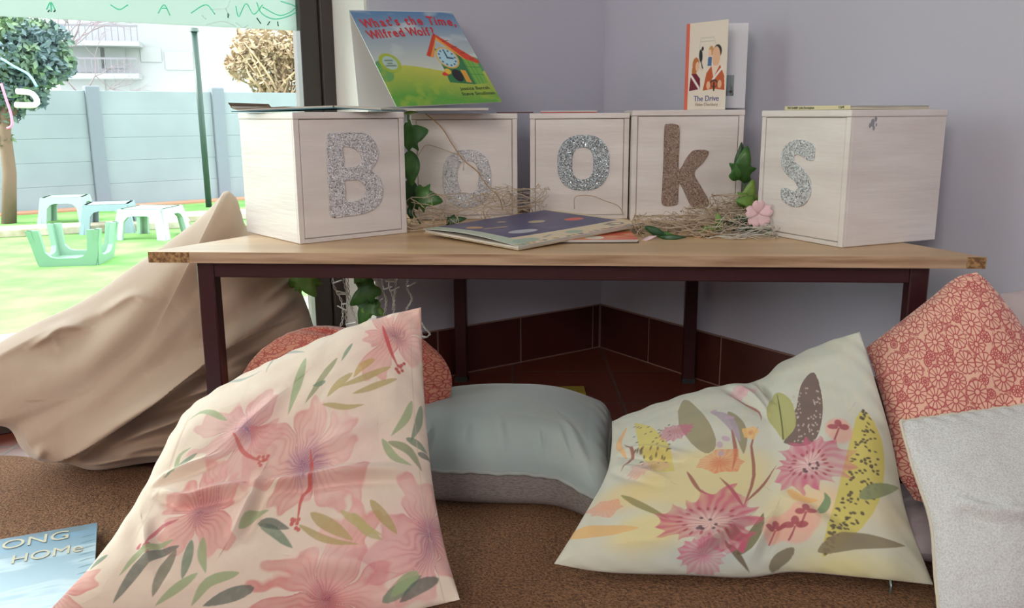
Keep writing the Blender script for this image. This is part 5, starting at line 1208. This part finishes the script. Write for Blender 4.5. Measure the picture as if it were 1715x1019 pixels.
def blossom(x, y, Y, R_, root):
    cpos = PY(x, y, Y)
    for k in range(5):
        t = k*2*math.pi/5+.4; tip = cpos+Vector((math.cos(t)*R_, -.006, math.sin(t)*R_)); ivy_leaf(root, cpos, tip, toward, petal_m, [(0, 0), (.3, .3), (.45, .7), (.2, 1.0), (0, .9), (-.2, 1.0), (-.45, .7), (-.3, .3)], 1.0, .1, 'petal')
blossom(1270, 358, 1.52, .024, g2)
g3 = thing('ivy_spray', 'flat ivy sprig with pale pink petals lying at the front of the tabletop', 'garland', PY(1130, 400, 1.5))
garland(g3, [(1076, 380, 1.5), (1100, 396, 1.5), (1140, 403, 1.5)], [(1080, 380, 1118, 402, 1.49, 2, LONG, .7), (1105, 398, 1150, 406, 1.48, 2, LONG, .5), (1095, 392, 1135, 396, 1.5, 0, LONG, .6)], .001)
for q in ((1075, 403, 1100, 396), (1085, 405, 1110, 404)): ivy_leaf(g3, PY(q[0], q[1], 1.475), PY(q[2], q[3], 1.47)+ZUP*.001, Vector((0, -.3, 1)), petal_m, LONG, 1.3, .05, 'petal')
g4 = thing('ivy_garland', 'artificial ivy trailing beneath the table beside the window jamb', 'garland', PY(610, 480, 1.62))
garland(g4, [(600, 430, 1.63), (612, 450, 1.62), (622, 480, 1.6), (612, 520, 1.6)],
        [(500, 458, 530, 498, 1.62, 1, IVY, .9), (488, 462, 540, 476, 1.64, 1, IVY, .9), (596, 452, 622, 486, 1.62, 0, IVY, .8), (628, 478, 586, 512, 1.58, 0, IVY, .8), (622, 500, 602, 546, 1.6, 0, IVY, .9), (610, 512, 648, 528, 1.6, 1, IVY, .8)])  # leftmost leaves take the lighter green, backlight put into their colour
bm = bmesh.new(); tube(bm, [Vector(p) for p in crom([PY(486, 446, 1.66), PY(500, 462, 1.63), PY(540, 452, 1.64), PY(600, 432, 1.63)], 14)], .0014, 6); obj('stem', bm, stem_m, g4, True)

# raffia and twine
raf_m = mat('raffia', srgb(196, 174, 148), .7); raf2_m = mat('jute_twine', srgb(178, 140, 100), .8)
clear_m = mat('clear_wire', srgb(206, 200, 188), .2, spec=.8)
def strands(name, label, boxes, n, seed, m, r=.0007, kind='stuff', zfloor=TT+.0015, cat='raffia', amp=.02):
    bm = bmesh.new(); rs = random.Random(seed)
    for i in range(n):
        x0, x1, y0, y1, Y0, Y1 = rs.choice(boxes); k = rs.randint(5, 8)
        cx_, cy_ = rs.gauss((x0+x1)/2, (x1-x0)/3.4), rs.gauss((y0+y1)/2, (y1-y0)/3.6); pts = []; a = rs.choice([0, math.pi])+rs.gauss(0, .6); L = rs.uniform(10, 34)
        Yc = rs.uniform(Y0, Y1); tw = rs.gauss(0, .35)
        for j in range(k):
            p = PY(cx_, cy_, Yc); p.z = max(p.z, zfloor+rs.random()*.004); pts.append(p)
            a += tw+rs.gauss(0, .35); cx_ += math.cos(a)*L; cy_ += math.sin(a)*L*.45
            cx_ += (x0-cx_)*.6 if cx_ < x0 else (x1-cx_)*.6 if cx_ > x1 else 0
            if cy_ < y0-rs.random()*14: cy_ += (y0-cy_)*.7
            Yc = min(max(Yc+rs.uniform(-.02, .02), Y0), Y1)
        q = crom(pts, 16); q[:, 2] = np.maximum(q[:, 2], zfloor); tube(bm, [Vector(p) for p in q], r*rs.uniform(.6, 1.3), 4)
    return tag(obj(name, bm, m, smooth=True), label, cat, kind=kind)
strands('raffia_nest', 'tangled pale raffia strands heaped before the k box', [(1075, 1235, 366, 394, 1.55, 1.68), (1080, 1230, 374, 400, 1.50, 1.60), (1160, 1240, 354, 386, 1.58, 1.68), (1205, 1262, 332, 376, 1.60, 1.68)], 420, 2, raf_m, .0008)
strands('raffia_wisps', 'loose raffia wisps before the two o boxes', [(700, 900, 330, 375, 1.70, 1.765), (690, 760, 335, 380, 1.62, 1.75), (820, 900, 320, 355, 1.72, 1.755), (690, 740, 372, 390, 1.58, 1.66)], 105, 5, raf_m)
strands('raffia_fringe', 'clear and pale string tangle at the foot of the s box', [(1195, 1290, 385, 408, 1.46, 1.54), (1215, 1280, 370, 400, 1.50, 1.56)], 60, 6, clear_m)
def single(name, label, pts, r, m, cat, parent=None):
    bm = bmesh.new(); tube(bm, [Vector(p) for p in crom([PY(*p) for p in pts], len(pts)*5)], r, 6); o = obj(name, bm, m, parent, True)
    return tag(o, label, cat) if parent is None else o
single('twine', 'frayed twine strand hanging across the pale silver o', [(712, 190, 1.765), (738, 212, 1.765), (755, 238, 1.765), (772, 264, 1.764), (780, 272, 1.763), (800, 288, 1.765), (815, 310, 1.765), (835, 330, 1.765), (842, 352, 1.763)], .0012, raf2_m, 'twine')
single('twine', 'thin twine loop arching over the left side of the pale silver o', [(700, 262, 1.762), (712, 244, 1.762), (730, 246, 1.762), (752, 254, 1.762), (775, 264, 1.761), (776, 286, 1.760)], .0009, raf_m, 'twine')
single('twine', 'thin twine wave before the blue silver o box', [(962, 350, 1.745), (964, 330, 1.745), (990, 328, 1.745), (1012, 336, 1.74), (1035, 345, 1.735), (1045, 360, 1.71)], .0009, raf_m, 'twine')
single('jute_cord', 'looped brown jute cord lying in front of the raffia nest', [(1110, 398, 1.50), (1125, 392, 1.51), (1135, 399, 1.50), (1118, 403, 1.49), (1150, 390, 1.52), (1170, 398, 1.50), (1185, 388, 1.52), (1195, 394, 1.50), (1180, 378, 1.55), (1160, 384, 1.54)], .0022, raf2_m, 'cord')
# knotted clear fairy-light wires hanging under the table
fw = thing('fairy_lights', 'clear twisted fairy light wires hanging beneath the table by the window jamb', 'string lights', PY(600, 460, 1.60))
bulb_m = mat('clear_bulb', srgb(235, 235, 228), .15, spec=.9)
rs = random.Random(12)
def fwire(pts, bulbs):
    P3 = crom([PY(*p) for p in pts], 46); bm = bmesh.new()
    for ph in (0, math.pi):
        tube(bm, [Vector(p)+Vector((.0018*math.cos(i*.8+ph), .0018*math.sin(i*.8+ph), 0)) for i, p in enumerate(P3)], .0008, 5)
    obj('wire', bm, clear_m, fw, True)
    for t in bulbs:
        b = Vector(P3[int(t*45)]); a = rs.uniform(-.6, .8)+(math.pi if rs.random() < .5 else 0); d = Vector((math.cos(a), -.3, abs(math.sin(a)))).normalized()
        bm = bmesh.new(); tube(bm, [b, b+d*.006, b+d*.007, b+d*.018, b+d*.02], .0016, 7, .0013); obj('bulb', bm, bulb_m, fw, True)
fwire([(572, 440, 1.60), (576, 470, 1.60), (582, 500, 1.60), (580, 530, 1.60), (582, 556, 1.60)], [.15, .45, .7, .9])
fwire([(560, 440, 1.61), (558, 475, 1.61), (572, 505, 1.61), (574, 535, 1.6), (566, 556, 1.6)], [.3, .6])
fwire([(642, 440, 1.60), (641, 480, 1.60), (647, 505, 1.60), (643, 530, 1.60)], [.3, .5]); fwire([(655, 440, 1.61), (652, 475, 1.61), (660, 505, 1.61), (660, 528, 1.61)], [.25, .55]); fwire([(664, 440, 1.6), (663, 480, 1.6), (658, 520, 1.6)], [.4])
fwire([(690, 440, 1.62), (682, 480, 1.62), (690, 500, 1.62), (680, 520, 1.62)], [.2, .5]); fwire([(580, 440, 1.62), (584, 490, 1.62), (590, 520, 1.62), (600, 545, 1.62)], [.5])
fwire([(640, 500, 1.6), (625, 520, 1.61), (632, 470, 1.6), (598, 492, 1.6)], [.3, .7])
fwire([(700, 530, 1.60), (712, 550, 1.6), (720, 560, 1.6), (708, 566, 1.6), (704, 545, 1.6)], [.2, .6])
